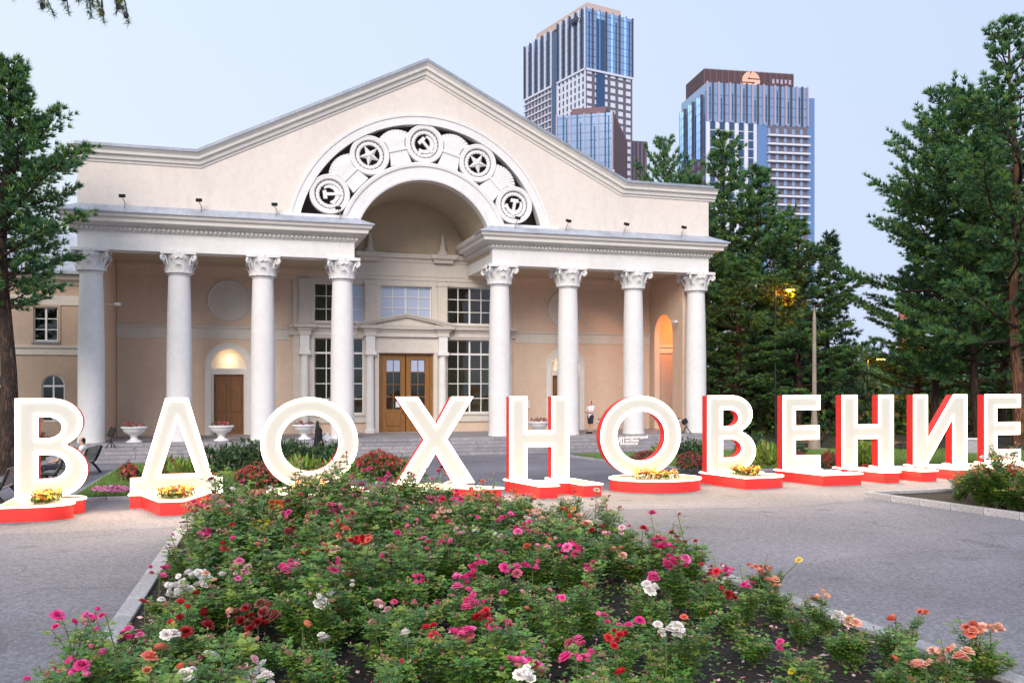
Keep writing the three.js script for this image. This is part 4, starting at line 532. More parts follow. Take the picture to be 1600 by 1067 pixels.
function conifer({ h, base, spread, n = 46, r = 0.3, lean = [0, 0], cols = PINE, shape = 'pine', tl = 0.34, tw = 0.026, blades = 15, sub = 8, limbMat = 'bark', trunkMat = 'bark' }) {
  const T = new Tris(), limbs = [], bend = y => V(lean[0] * (y / h) ** 1.5 + 0.12 * Math.sin(y * 0.55), y, lean[1] * (y / h) ** 1.5 + 0.1 * Math.cos(y * 0.48));
  const trunk = tube(Array.from({ length: 9 }, (_, i) => bend(h * i / 8 * 0.985)), r, r * 0.12, 12, 40);
  for (let i = 0; i < n; i++) {
    const t = shape === 'pine' ? Math.pow((i + rnd()) / n, 0.85) : (i + rnd()) / n, y = base + (h - base) * t * 0.985, o = bend(y), az = i * 2.4 + rr(-0.5, 0.5);
    const pr = shape === 'pine' ? (0.45 + 0.75 * Math.sin(Math.PI * Math.min(1, t * 0.8 + 0.16))) * (1 - Math.pow(t, 3) * 0.78) : (1 - t) * 0.95 + 0.06, L = spread * pr * (shape === 'pine' ? rr(0.42, 1.22) * (Math.sin(y * 1.25 + r * 40 + az * 0.5) < -0.55 ? 0.5 : 1) : rr(0.6, 1.12)), rise = shape === 'pine' ? rr(-0.12, 0.3) + t * 0.45 : -0.28 + t * 0.6;
    const d = V(Math.cos(az), rise, Math.sin(az)).normalize(), side = V(-Math.sin(az), 0, Math.cos(az)), P = s => o.clone().addScaledVector(d, L * s).add(V(0, (shape === 'pine' ? 0.16 : -0.12) * L * s * s - 0.03 * L * Math.sin(s * 5), 0)).addScaledVector(side, 0.07 * L * Math.sin(s * 4 + i));
    limbs.push(tube([P(0), P(0.35), P(0.7), P(1)], Math.min(r * 0.36, 0.022 * L + 0.02), 0.012, 5, 7));
    const ns = Math.max(3, Math.round(sub * (0.4 + L / spread)));
    for (let k = 0; k < ns; k++) {
      const s = 0.28 + 0.72 * (k + rnd()) / ns, b = P(s), sl = L * 0.34 * (1.15 - s * 0.7) * rr(0.6, 1.2) + 0.2, q = d.clone().multiplyScalar(0.65).addScaledVector(side, (k % 2 ? 1 : -1) * rr(0.4, 1)).add(V(0, rr(-0.05, 0.4), 0)).normalize(), m = Math.max(2, Math.round(sl / 0.2));
      for (let j = 1; j <= m; j++) { const p = b.clone().addScaledVector(q, sl * j / m).add(V(rr(-0.1, 0.1), rr(-0.07, 0.1), rr(-0.1, 0.1))); tuft(T, p, q.clone().add(V(0, 0.45, 0)), tl, tw, blades, cols); }
      if (k % 2) limbs.push(tube([b, b.clone().addScaledVector(q, sl * 0.5).add(V(0, 0.02, 0)), b.clone().addScaledVector(q, sl)], 0.016, 0.007, 4, 3));
    }
    tuft(T, P(1), d, tl, tw, blades * 2, cols);
  }
  for (let j = 0; j < 8; j++) tuft(T, bend(h * 0.98).add(V(rr(-0.3, 0.3), rr(-0.6, 0.25), rr(-0.3, 0.3))), V(0, 1, 0), tl, tw, blades, cols);
  return { trunk, limbs: merge(limbs), crown: T.geo(), mats: [M[trunkMat], M[limbMat]] };
}
function plant(name, kit, pos, turn, sc, label, group, cat = 'tree') {
  const g = thing(name, label, cat, pos, turn, group); g.scale.set(sc[0], sc[1], sc[0]);
  part('trunk', kit.trunk, kit.mats[0], g, true); part('limbs', kit.limbs, kit.mats[1], g, true); part('crown', kit.crown, M[kit.leafMat || 'needles'], g, true); return g;
}
{
  // uv of trunks in metres
  const A = conifer({ h: 15.3, base: 6.0, spread: 2.4, n: 112, r: 0.36, sub: 13, blades: 22, tl: 0.25, tw: 0.02, trunkMat: 'bark' });
  const B = conifer({ h: 22, base: 4.5, spread: 4.6, n: 74, r: 0.33, lean: [-1.2, 0.3], sub: 13, blades: 22, trunkMat: 'pinebark', limbMat: 'bark', tl: 0.32, tw: 0.026 });
  const C = conifer({ h: 20, base: 3.0, spread: 4.9, n: 90, r: 0.27, lean: [0.6, -0.4], sub: 13, blades: 22, tl: 0.32, tw: 0.026 });
  const D = conifer({ h: 18, base: 2.6, spread: 3.3, n: 86, r: 0.25, sub: 12, blades: 21, tl: 0.32, tw: 0.027 });
  const S = conifer({ h: 13.5, base: 0.6, spread: 3.0, n: 110, r: 0.22, cols: SPRUCE, shape: 'spruce', sub: 8, tl: 0.34, tw: 0.032 });
  for (const k of [A, B, C, D, S]) { const u = k.trunk.attributes.uv; for (let i = 0; i < u.count; i++) u.setXY(i, u.getY(i) * 2.0, u.getX(i) * 18); }
  plant('pine_tree', A, [-8.25, 0, -38], 0.4, [1, 1], 'dark-trunked pine standing in front of the peach wing beside the pavilion');
  plant('pine_tree', A, [-12.2, 0, -40.5], 2.4, [1.05, 0.86], 'shorter pine partly hidden behind the dark-trunked pine before the wing');
  const put = (px, t, kit, turn, s, sy, label, nm = 'pine_tree') => { const p = atDepth(px, t); plant(nm, kit, [p.x, 0, p.z], turn, [s, sy], label, 'trees of the park'); };
  put(1590, 49, B, 0.3, 1.0, 1.03, 'tall pine with bare orange trunk, highest of the park pines');
  put(1528, 53, C, 1.9, 0.95, 1.02, 'full pine with greyish lower trunk behind the letter И');
  put(1462, 57, C, 4.0, 0.95, 1.08, 'broad pine with long boughs reaching over the street lamp');
  put(1660, 52, D, 1.0, 1.2, 1.1, 'dense pine at the end of the park tree row behind the last letter Е');
  put(1436, 66, D, 2.2, 1.05, 0.74, 'lower spreading pine between the street lamp and the broad pine');
  put(1570, 60, D, 3.0, 1.35, 0.9, 'dense low-branched pine behind the orange-trunked pine');
  put(1128, 64, D, 0.6, 1.15, 1.17, 'pine with ragged top standing against the white-banded tower');
  put(1188, 61, D, 3.9, 1.15, 1.0, 'bushy pine around the orange street lamp behind the portico');
  put(1246, 59, D, 5.2, 1.1, 0.78, 'shorter bushy pine behind the concrete pillar');
  put(1152, 58, D, 2.0, 1.05, 0.62, 'small dense pine beside the end column of the portico');
  put(1296, 61, S, 1.0, 1.0, 1.0, 'dark cone-shaped spruce beside the concrete pillar', 'spruce_tree');
  put(1236, 66, S, 2.0, 1.2, 0.95, 'dark spruce hidden among the pines behind the pillar', 'spruce_tree');
  put(1042, 84, C, 0.9, 0.85, 1.32, 'pine top showing above the pavilion roof next to the tower');
  put(1085, 88, D, 2.9, 1.3, 1.32, 'second pine top above the pavilion roof, behind the portico corner');
  put(1010, 90, D, 4.2, 1.1, 1.2, 'small pine top just clearing the pavilion cornice');
}
const GREEN = [[0.09, 0.17, 0.04], [0.12, 0.21, 0.045], [0.065, 0.135, 0.04], [0.16, 0.24, 0.05]];
function leafy({ h, base, rx, n = 60, per = 46, leaf = 0.2, cols = GREEN, r = 0.16 }) {
  const T = new Tris(), limbs = [], cy = (h + base) / 2, ry = (h - base) / 2;
  const trunk = tube([V(0, 0, 0), V(0.1, base * 0.6, 0.05), V(-0.05, cy, 0), V(0.05, h * 0.9, 0)], r, r * 0.2, 8, 16);
  for (let i = 0; i < n; i++) { const d = rv(), k = Math.pow(rnd(), 0.4), c = V(d.x * rx * k, cy + d.y * ry * k, d.z * rx * k), cr = rr(0.35, 0.7) * rx * 0.42; limbs.push(tube([V(0, Math.min(c.y - 0.3, cy), 0), c.clone().multiplyScalar(0.6).setY(c.y - 0.25), c], 0.04, 0.012, 4, 4)); const col = pick(cols);
    for (let j = 0; j < per; j++) { const q = rv(), p = c.clone().addScaledVector(q, cr * Math.pow(rnd(), 0.45)), u = rv().setY(rr(-0.6, 0.3)).normalize(), s = u.clone().cross(rv()).normalize(), l = leaf * rr(0.6, 1.2), kk = rr(0.7, 1.3), cc = col.map(v => v * kk), a = p.clone().addScaledVector(s, l * 0.38), b = p.clone().addScaledVector(s, -l * 0.38), m = p.clone().addScaledVector(u, -l * 0.5), e = p.clone().addScaledVector(u, l * 0.6); T.tri(m, a, e, cc); T.tri(m, e, b, cc); } }
  return { trunk, limbs: merge(limbs), crown: T.geo(), mats: [M.bark, M.bark], leafMat: 'leaves' };
}
{
  const A = leafy({ h: 7, base: 0.8, rx: 2.8, n: 70 }), B = leafy({ h: 5, base: 0.4, rx: 2.4, n: 60, cols: [[0.10, 0.17, 0.04], [0.14, 0.2, 0.05], [0.07, 0.13, 0.04]] }), C = leafy({ h: 9, base: 1, rx: 3.4, n: 80, leaf: 0.26, cols: [[0.035, 0.075, 0.028], [0.05, 0.10, 0.03]] });
  const put = (px, t, kit, turn, s, label) => { const p = atDepth(px, t); plant('broadleaf_tree', kit, [p.x, 0, p.z], turn, [s, s], label, 'broadleaf trees of the park'); };
  put(1112, 70, B, 1, 1.5, 'yellow-green broadleaf tree beside the end column of the portico'); put(1338, 84, A, 2, 1.05, 'mid-green broadleaf tree behind the black street lamp'); put(1392, 90, B, 0, 1.2, 'pale green broadleaf tree lit beside the street lamp');
  put(1440, 78, B, 4, 1.35, 'yellow-green broadleaf tree under the broad pine'); put(1300, 92, C, 1, 0.9, 'dark broadleaf tree behind the cone-shaped spruce'); put(1490, 84, C, 3, 0.95, 'dark broadleaf tree filling the gap below the pines'); put(1560, 80, C, 5, 1.0, 'dark broadleaf tree behind the letters И and Е'); put(1610, 72, A, 1, 1.1, 'broadleaf tree behind the last letter Е'); put(1175, 82, C, 2, 0.9, 'dark broadleaf tree behind the bushy pines');
  put(1230, 96, C, 2, 1.0, 'far dark broadleaf tree behind the two spruces'); put(1370, 130, C, 2, 1.0, 'far broadleaf tree closing the view past the street lamp'); put(1420, 140, A, 2, 1.3, 'far light broadleaf tree past the street lamp');
  // undergrowth and far wood that read as one mass
  const T = new Tris(); for (let i = 0; i < 34000; i++) { const px = rr(1096, 1680), t = 60 + 115 * Math.pow(rnd(), 1.5), p = atDepth(px, t), y = Math.pow(rnd(), 1.4) * (2.3 + (t - 60) * 0.055), u = rv(), s = u.clone().cross(rv()).normalize(), l = rr(0.2, 0.55) * (0.6 + t / 110), cc = pick(GREEN).map(v => v * rr(0.45, 1.15)), c = V(p.x, y, p.z); T.tri(c.clone().addScaledVector(u, -l * 0.5), c.clone().addScaledVector(s, l * 0.4), c.clone().addScaledVector(u, l * 0.5), cc); T.tri(c.clone().addScaledVector(u, -l * 0.5), c.clone().addScaledVector(u, l * 0.5), c.clone().addScaledVector(s, -l * 0.4), cc); }
  const m = part('undergrowth', T.geo(), M.leaves, scene, true); tag(m, 'tangled green undergrowth and far wood behind the park trees', 'undergrowth', null, 'stuff');
  const p = atDepth(1413, 170), ch = thing('brick_chimney', 'distant red and white banded chimney between the pine boughs', 'chimney', [p.x, 0, p.z]); part('stack', [lathe([[1.2, 0], [0.95, 17]], 16)], std(lin(0.4, 0.14, 0.1), 0.9), ch); for (let k = 0; k < 2; k++) { const b = part('band', [lathe([[1.02, 0], [1.0, 1.6]], 16)], T0white(), ch); b.position.y = 10.5 + k * 3.4; }
}
function T0white() { return M.trim; }
{ // larch at the edge of the view: its trunk stands outside, one bough hangs in
  const g = thing('larch_tree', 'larch bough with hanging needled twigs and small cones over the plaza', 'tree', [-4.55, 0, -6.2]);
  part('trunk', [tube([V(0, 0, 0), V(0.05, 4, 0), V(-0.05, 8, 0.05), V(0, 12, 0)], 0.22, 0.06, 10, 20)], M.bark, g);
  const bough = [V(0, 6.6, 0), V(1.2, 6.62, -0.2), V(2.5, 6.42, -0.45), V(3.2, 6.18, -0.55), V(3.75, 6.12, -0.6)], cv = new THREE.CatmullRomCurve3(bough), tw = [], T = new Tris(), cones = []; tw.push(tube(bough, 0.05, 0.01, 7, 24));
  const LARCH = [[0.05, 0.12, 0.03], [0.09, 0.16, 0.03], [0.035, 0.085, 0.045], [0.14, 0.17, 0.03]];
  for (let i = 0; i < 84; i++) { const s = 0.42 + 0.58 * Math.pow(rnd(), 1.4), b = cv.getPoint(s), dir = V(rr(-0.35, 0.6), -rr(0.35, 1), rr(-0.5, 0.5)).normalize(), L = rr(0.14, 0.4) * (s < 0.72 ? 1.75 : 0.9), e = b.clone().addScaledVector(dir, L); tw.push(tube([b, b.clone().lerp(e, 0.5).add(V(0.03, 0.02, 0)), e], 0.008, 0.003, 4, 5)); const n = Math.round(L / 0.022); for (let j = 1; j <= n; j++) { const p = b.clone().lerp(e, j / n); tuft(T, p, dir.clone().multiplyScalar(0.3), 0.045, 0.0022, 16, LARCH); } if (i % 2 === 0) { const c = new THREE.IcosahedronGeometry(0.019, 1); c.scale(1, 1.3, 1); const p = b.clone().lerp(e, rr(0.5, 1)); c.translate(p.x + 0.012, p.y - 0.015, p.z); cones.push(c); } }
  part('twigs', tw, M.bark, g); const nd = part('needles', T.geo(), M.needles, g, true); for (const c of cones) part('cone', [c], std0(), g);
}
function std0() { return M.coneMat ??= std(lin(0.07, 0.05, 0.075), 0.8); }

/* ---------- shrubs, bedding flowers and grass ---------- */
function shrub(px, py, rx, ry, cols, label, kind = 'round', lf = 0.11) {
  const p = onY(px, py, 0.06), T = new Tris(), n = Math.round(1500 * rx * ry / 0.8);
  for (let i = 0; i < n; i++) { const a = rr(0, 6.283), e = Math.acos(rr(0, 1)), k = Math.pow(rnd(), 0.3), lump = 1 + 0.16 * Math.sin(a * 5 + e * 4), d = V(Math.sin(e) * Math.cos(a), Math.cos(e), Math.sin(e) * Math.sin(a)), c = V(d.x * rx * k * lump, d.y * ry * k * lump + 0.02, d.z * rx * k * lump), u = d.clone().multiplyScalar(0.8).add(rv()).add(V(0, kind === 'spiky' ? 1.6 : 0.4, 0)).normalize(), s = u.clone().cross(rv()).normalize(), l = lf * rr(0.7, 1.5), cc = pick(cols).map(v => v * rr(0.65, 1.25)), w = l * (kind === 'spiky' ? 0.16 : 0.3); T.tri(c.clone().addScaledVector(s, -w), c.clone().addScaledVector(s, w), c.clone().addScaledVector(u, l), cc); if (kind !== 'spiky') T.tri(c.clone().addScaledVector(s, -w), c.clone().addScaledVector(u, -l * 0.5), c.clone().addScaledVector(s, w), cc); }
  const g = thing('shrub', label, 'shrub', [p.x, 0.04, p.z], 0, 'shrubs on the lawns'); part('foliage', T.geo(), M.leaves, g, true); part('stems', [0, 1, 2, 3, 4].map(i => tube([V(0, 0, 0), V(0.3 * rx * Math.cos(i * 1.3), ry * 0.4, 0.3 * rx * Math.sin(i * 1.3)), V(0.55 * rx * Math.cos(i * 1.3), ry * 0.75, 0.55 * rx * Math.sin(i * 1.3))], 0.02, 0.008, 5, 5)), M.bark, g);
}
const JUN = [[0.05, 0.10, 0.035], [0.035, 0.075, 0.03], [0.07, 0.13, 0.04]], LIME = [[0.20, 0.30, 0.04], [0.26, 0.36, 0.06], [0.15, 0.24, 0.04]], REDF = [[0.42, 0.03, 0.025], [0.5, 0.06, 0.03], [0.30, 0.035, 0.03], [0.10, 0.12, 0.03]], DREDF = [[0.26, 0.03, 0.035], [0.34, 0.05, 0.04], [0.10, 0.07, 0.03]];
shrub(340, 738, 1.1, 0.95, JUN, 'dark green juniper behind the foot of letter Д'); shrub(392, 733, 1.35, 1.05, JUN, 'broad dark green juniper between letters Д and О'); shrub(452, 728, 1.2, 1.0, JUN, 'dark juniper seen inside the round letter О by the urn'); shrub(515, 727, 1.1, 0.85, JUN, 'mid-green juniper seen inside the round letter О before the steps');
shrub(252, 748, 0.55, 0.7, LIME, 'bright lime upright plant inside the opening of letter Д', 'spiky', 0.22); shrub(292, 752, 0.6, 0.7, LIME, 'bright lime upright plant beside the slanting leg of letter Д', 'spiky', 0.22); shrub(470, 752, 0.8, 0.7, LIME, 'lime upright plant low inside the round letter О', 'spiky', 0.22); shrub(530, 750, 0.7, 0.65, LIME, 'lime plant at the edge of the round letter О', 'spiky', 0.2); shrub(615, 745, 0.8, 0.6, LIME, 'lime green plant under the red flowers by letter Х', 'round', 0.12);
shrub(1080, 716, 1.0, 0.8, JUN, 'green juniper between the round letter О and letter В'); shrub(1200, 728, 0.6, 0.8, LIME, 'lime upright plant between letters В and Е', 'spiky', 0.24); shrub(1178, 712, 0.9, 0.9, JUN, 'dark juniper behind the letter В'); shrub(1238, 712, 0.6, 0.7, JUN, 'dark juniper seen through the letter Е'); shrub(1352, 730, 0.55, 0.9, LIME, 'lime upright plant below the bar of letter Н', 'spiky', 0.24); shrub(1035, 712, 0.6, 0.55, LIME, 'light green plant seen through the ring with lettering', 'round', 0.1);
shrub(8, 712, 1.2, 1.1, JUN, 'dark clipped shrub before the peach wing beside letter В'); shrub(40, 706, 1.1, 1.0, JUN, 'dark shrub against the wing wall behind letter В');
function drift(px0, px1, py0, py1, n, cols, h, label, cat = 'flowers', r = 0.07) { const sp = []; for (let i = 0; i < n; i++) { const q = rnd() * 6.283, k = Math.sqrt(rnd()), p = onY((px0 + px1) / 2 + (px1 - px0) / 2 * k * Math.cos(q), (py0 + py1) / 2 + (py1 - py0) / 2 * k * Math.sin(q), 0.06); sp.push([p.x, 0.08 + h * rr(0.55, 1.1) * (1.15 - 0.5 * k), p.z]); } return flowerMass('bedding_flowers', label, cat, sp, cols, r, [0.08, 0.12, 0.03], 'flower drifts on the lawns'); }
drift(186, 216, 742, 757, 160, REDF, 0.5, 'red bedding flowers at the tip of the lawn beside letter Д'); drift(252, 285, 738, 750, 130, REDF, 0.6, 'red bedding flowers seen through the opening of letter Д'); drift(368, 436, 752, 770, 420, REDF, 0.65, 'dense red mound of flowers between letters Д and О'); drift(550, 632, 738, 752, 420, REDF, 0.8, 'tall red flowers between the round letter О and letter Х'); drift(143, 206, 766, 774, 260, [FLOWER.pink, [0.7, 0.25, 0.45], [0.8, 0.4, 0.55]], 0.16, 'low pink flower strip on the lawn before letter Д', 'flowers', 0.06); drift(380, 470, 772, 778, 200, [[0.6, 0.12, 0.1], [0.7, 0.3, 0.25]], 0.14, 'low salmon flower edging behind the roses', 'flowers', 0.06);
drift(985, 1045, 722, 733, 260, DREDF, 0.55, 'dark red bedding plants seen through the ring with lettering'); drift(1058, 1102, 726, 742, 320, DREDF, 0.6, 'dark red bedding plants between the ring and letter В'); drift(1282, 1312, 724, 738, 240, REDF, 0.55, 'red bedding flowers between letters Е and Н'); drift(1236, 1262, 722, 730, 160, DREDF, 0.45, 'dark red plants seen through the letter Е'); drift(1340, 1375, 738, 744, 120, REDF, 0.3, 'low red flowers at the foot of letter Н');
function grass(poly, n, label) {
  const T = new Tris(), w = 0.012; for (let i = 0; i < 5; i++) { const a = i * 1.3, d = V(Math.cos(a) * 0.4, 1, Math.sin(a) * 0.4).normalize(), s = V(-Math.sin(a), 0, Math.cos(a)).multiplyScalar(w), o = V(Math.cos(a) * 0.02, 0, Math.sin(a) * 0.02), k = 0.7 + 0.12 * i; T.tri(o.clone().sub(s), o.clone().add(s), o.clone().addScaledVector(d, 0.1 + 0.012 * i), [0.16 * k, 0.26 * k, 0.05 * k]); }
  const inside = (x, z) => { let c = false; for (let i = 0, j = poly.length - 1; i < poly.length; j = i++) { const [xi, zi] = poly[i], [xj, zj] = poly[j]; if ((zi > z) !== (zj > z) && x < (xj - xi) * (z - zi) / (zj - zi) + xi) c = !c; } return c; };
  const m = new THREE.InstancedMesh(T.geo(), M.leaves, n), mx = new THREE.Matrix4(), e = new THREE.Euler(), q = new THREE.Quaternion(), xs = poly.map(p => p[0]), zs = poly.map(p => p[1]); let k = 0;
  while (k < n) { const x = rr(Math.min(...xs), Math.max(...xs)), z = rr(Math.min(...zs), Math.max(...zs)); if (!inside(x, z)) continue; e.set(0, rr(0, 6.28), 0); q.setFromEuler(e); const s = rr(0.6, 1.3); mx.compose(V(x, 0.055, z), q, V(s, s, s)); m.setMatrixAt(k, mx); m.setColorAt(k, lin(rr(0.7, 1.2), rr(0.8, 1.2), rr(0.7, 1.2))); k++; }
  m.name = numbered('grass'); m.castShadow = m.receiveShadow = true; scene.add(m); tag(m, label, 'grass', null, 'stuff');
}
grass([[-4.45, -28.5], [1.6, -28.5], [4.2, -31.5], [5.6, -36], [5.8, -39.5], [-4.3, -39.5]], 26000, 'short lawn grass behind the letters В, Д and О');
grass([[17.3, -30.8], [15.4, -36], [14.9, -39.3], [26.5, -39.3], [36, -36.4], [38, -29.8]], 34000, 'short lawn grass behind the ring with lettering and the letters after it');

/* ---------- rose beds ---------- */
const LEAFC = [[0.075, 0.195, 0.03], [0.10, 0.235, 0.035], [0.055, 0.15, 0.034], [0.145, 0.285, 0.036], [0.20, 0.28, 0.035]], YOUNG = [[0.22, 0.11, 0.05], [0.25, 0.26, 0.05], [0.20, 0.30, 0.06]];
function leaflet(T, p, d, up, l, col) { // folded ovate leaflet
  const s = d.clone().cross(up).normalize(), m = p.clone().addScaledVector(d, l * 0.45), e = p.clone().addScaledVector(d, l).addScaledVector(up, -l * 0.12), a = m.clone().addScaledVector(s, l * 0.33).addScaledVector(up, l * 0.08), b = m.clone().addScaledVector(s, -l * 0.33).addScaledVector(up, l * 0.08), k = rr(0.85, 1.15), c = col.map(v => v * k);
  T.tri(p, a, m, c); T.tri(a, e, m, c); T.tri(p, m, b, c); T.tri(m, e, b, c);
}
function roseKit(h, spread, canes, lean = 0) {
  const T = new Tris(), st = [], tips = [];
  for (let i = 0; i < canes; i++) {
    const az = i * 6.283 / canes + rr(-0.5, 0.5), L = h * (rnd() < 0.2 ? rr(1.15, 1.5) : rr(0.5, 1.05)), out = spread * rr(0.5, 1.05), bx = rr(-0.05, 0.05), bz = rr(-0.05, 0.05), P = s => V(bx + Math.cos(az) * out * (s * 0.55 + s * s * 0.45), L * s * (1 - 0.06 * s), bz + Math.sin(az) * out * (s * 0.55 + s * s * 0.45));
    st.push(tube([P(0), P(0.35), P(0.7), P(1)], 0.011, 0.005, 5, 7)); tips.push(P(1));
    const side = rnd() > 0.35 ? 1 : 0, shoots = [[P, 0.16, 1]]; for (let q = 0; q < 1 + side; q++) { const s0 = rr(0.4, 0.65), b = P(s0), a2 = az + rr(-1.6, 1.6), l2 = L * rr(0.28, 0.45), Q = s => b.clone().add(V(Math.cos(a2) * l2 * 0.62 * s, l2 * s, Math.sin(a2) * l2 * 0.62 * s)); st.push(tube([Q(0), Q(0.5), Q(1)], 0.007, 0.004, 4, 4)); shoots.push([Q, 0.1, 0.7]); tips.push(Q(1)); }
    for (const [Q, s0, f] of shoots) { const n = Math.round(15 * f); for (let j = 0; j < n; j++) { const s = s0 + (0.97 - s0) * (j + rnd() * 0.6) / n, b = Q(s), a = j * 2.4 + rr(-0.4, 0.4) + az, d = V(Math.cos(a), rr(0.05, 0.55), Math.sin(a)).normalize(), up = V(0, 1, 0).addScaledVector(d, -d.y).normalize(), rl = rr(0.10, 0.17) * (1.1 - 0.4 * s), col = s > 0.9 && rnd() < 0.45 ? pick(YOUNG) : pick(LEAFC), sd = d.clone().cross(up), n5 = rnd() < 0.7 ? 2 : 3, ll = rr(0.055, 0.09);
      for (let q = 0; q < n5; q++) { const c = b.clone().addScaledVector(d, rl * (0.35 + 0.6 * q / n5)); leaflet(T, c, d.clone().multiplyScalar(0.45).add(sd).normalize(), up, ll, col); leaflet(T, c, d.clone().multiplyScalar(0.45).sub(sd).normalize(), up, ll, col); } leaflet(T, b.clone().addScaledVector(d, rl), d, up, ll * 1.12, col); } }
  }
  for (const p of tips) if (rnd() < 0.7) { const red = pick([[0.4, 0.05, 0.12], [0.5, 0.2, 0.25], [0.16, 0.2, 0.05], [0.2, 0.11, 0.05]]), q = rr(0.012, 0.02), top = p.clone().add(V(rr(-0.01, 0.01), q * 2.6, rr(-0.01, 0.01))); for (let k = 0; k < 5; k++) { const f = a => p.clone().add(V(Math.cos(a) * q, q * 0.9, Math.sin(a) * q)), a0 = f(k * 1.257), a1 = f((k + 1) * 1.257); T.tri(p, a1, a0, [0.10, 0.17, 0.05]); T.tri(a0, a1, top, red); } }
  return { stems: merge(st), foliage: T.geo(), tips, h, spread };
}
function bloomGeo(openness, rings) { // petals in whorls, cupped
  const T = new Tris(), one = [1, 1, 1];
  rings.forEach(([n, r, tilt, sz], q) => { for (let i = 0; i < n; i++) { const a = i * 6.283 / n + q * 0.55 + rr(-0.12, 0.12), tl = tilt * openness + rr(-0.08, 0.08), k = 0.78 + 0.22 * (q + 1) / rings.length, col = [k * rr(0.92, 1.06), k * rr(0.9, 1.04), k * rr(0.9, 1.04)];
    const pt = (u, v) => { const w = sz * 0.62 * Math.sin(Math.PI * (0.16 + 0.72 * v)) * 1.05, x = u * w, y = v * sz * Math.cos(tl) - 0.18 * sz * v * v * Math.sin(tl), z = r + v * sz * Math.sin(tl) - 0.35 * w * u * u * Math.cos(tl * 0.6) + (v > 0.8 ? 0.1 * sz : 0); return V(x * Math.cos(a) + z * Math.sin(a), y, -x * Math.sin(a) + z * Math.cos(a)); };
    for (let v = 0; v < 3; v++) for (let u = -1; u < 1; u += 1) { const A = pt(u, v / 3), B = pt(u + 1, v / 3), C = pt(u + 1, (v + 1) / 3), D = pt(u, (v + 1) / 3); T.tri(A, B, C, col); T.tri(A, C, D, col); } } });
  return T.geo();
}
const BLOOMS = [bloomGeo(1, [[4, 0.05, 0.1, 0.75], [6, 0.14, 0.55, 0.85], [7, 0.2, 1.0, 0.9], [8, 0.24, 1.35, 0.9]]), bloomGeo(0.75, [[4, 0.04, 0.1, 0.8], [5, 0.12, 0.5, 0.85], [6, 0.18, 1.05, 0.85]]), bloomGeo(0.45, [[4, 0.04, 0.15, 0.9], [5, 0.1, 0.6, 0.85]])];
const rose = c => std(lin(...c), 0.6, { vertexColors: true, side: THREE.DoubleSide });
const RC = { P: [rose([0.84, 0.07, 0.33]), rose([0.88, 0.18, 0.46]), rose([0.74, 0.04, 0.25])], L: [rose([0.85, 0.50, 0.58]), rose([0.86, 0.62, 0.66])], W: [rose([0.88, 0.87, 0.84]), rose([0.86, 0.82, 0.76])], R: [rose([0.60, 0.012, 0.03]), rose([0.68, 0.03, 0.05])], D: [rose([0.26, 0.006, 0.012]), rose([0.32, 0.01, 0.015])], Y: [rose([0.88, 0.66, 0.06]), rose([0.9, 0.74, 0.16])], S: [rose([0.85, 0.20, 0.12]), rose([0.86, 0.32, 0.22])], A: [rose([0.88, 0.52, 0.38]), rose([0.86, 0.62, 0.5]), rose([0.85, 0.36, 0.28])], O: [rose([0.85, 0.22, 0.04]), rose([0.86, 0.3, 0.08])] };
for (const k of Object.keys(RC)) { const b = RC[k][0].color; RC[k].push(RC[k][0], RC[k][1], rose([b.r * 0.82, b.g * 0.8, b.b * 0.74]), rose([b.r * 0.9 + 0.07, b.g * 0.85 + 0.08, b.b * 0.85 + 0.08]), RC[k][0]); if (k !== 'W') RC[k].push(rose([b.r * 0.62 + 0.10, b.g * 0.6 + 0.09, b.b * 0.5 + 0.05])); }
const SAYC = { P: 'bright pink', L: 'pale pink', W: 'white', R: 'red', D: 'dark red', Y: 'yellow', S: 'coral red', A: 'peach', O: 'orange' };
const KITS = [roseKit(0.80, 0.42, 9), roseKit(0.86, 0.43, 9), roseKit(0.74, 0.46, 10), roseKit(0.94, 0.38, 8), roseKit(0.68, 0.42, 9), roseKit(0.82, 0.46, 10), roseKit(0.9, 0.4, 8), roseKit(0.72, 0.4, 8)];
const allBushes = [];
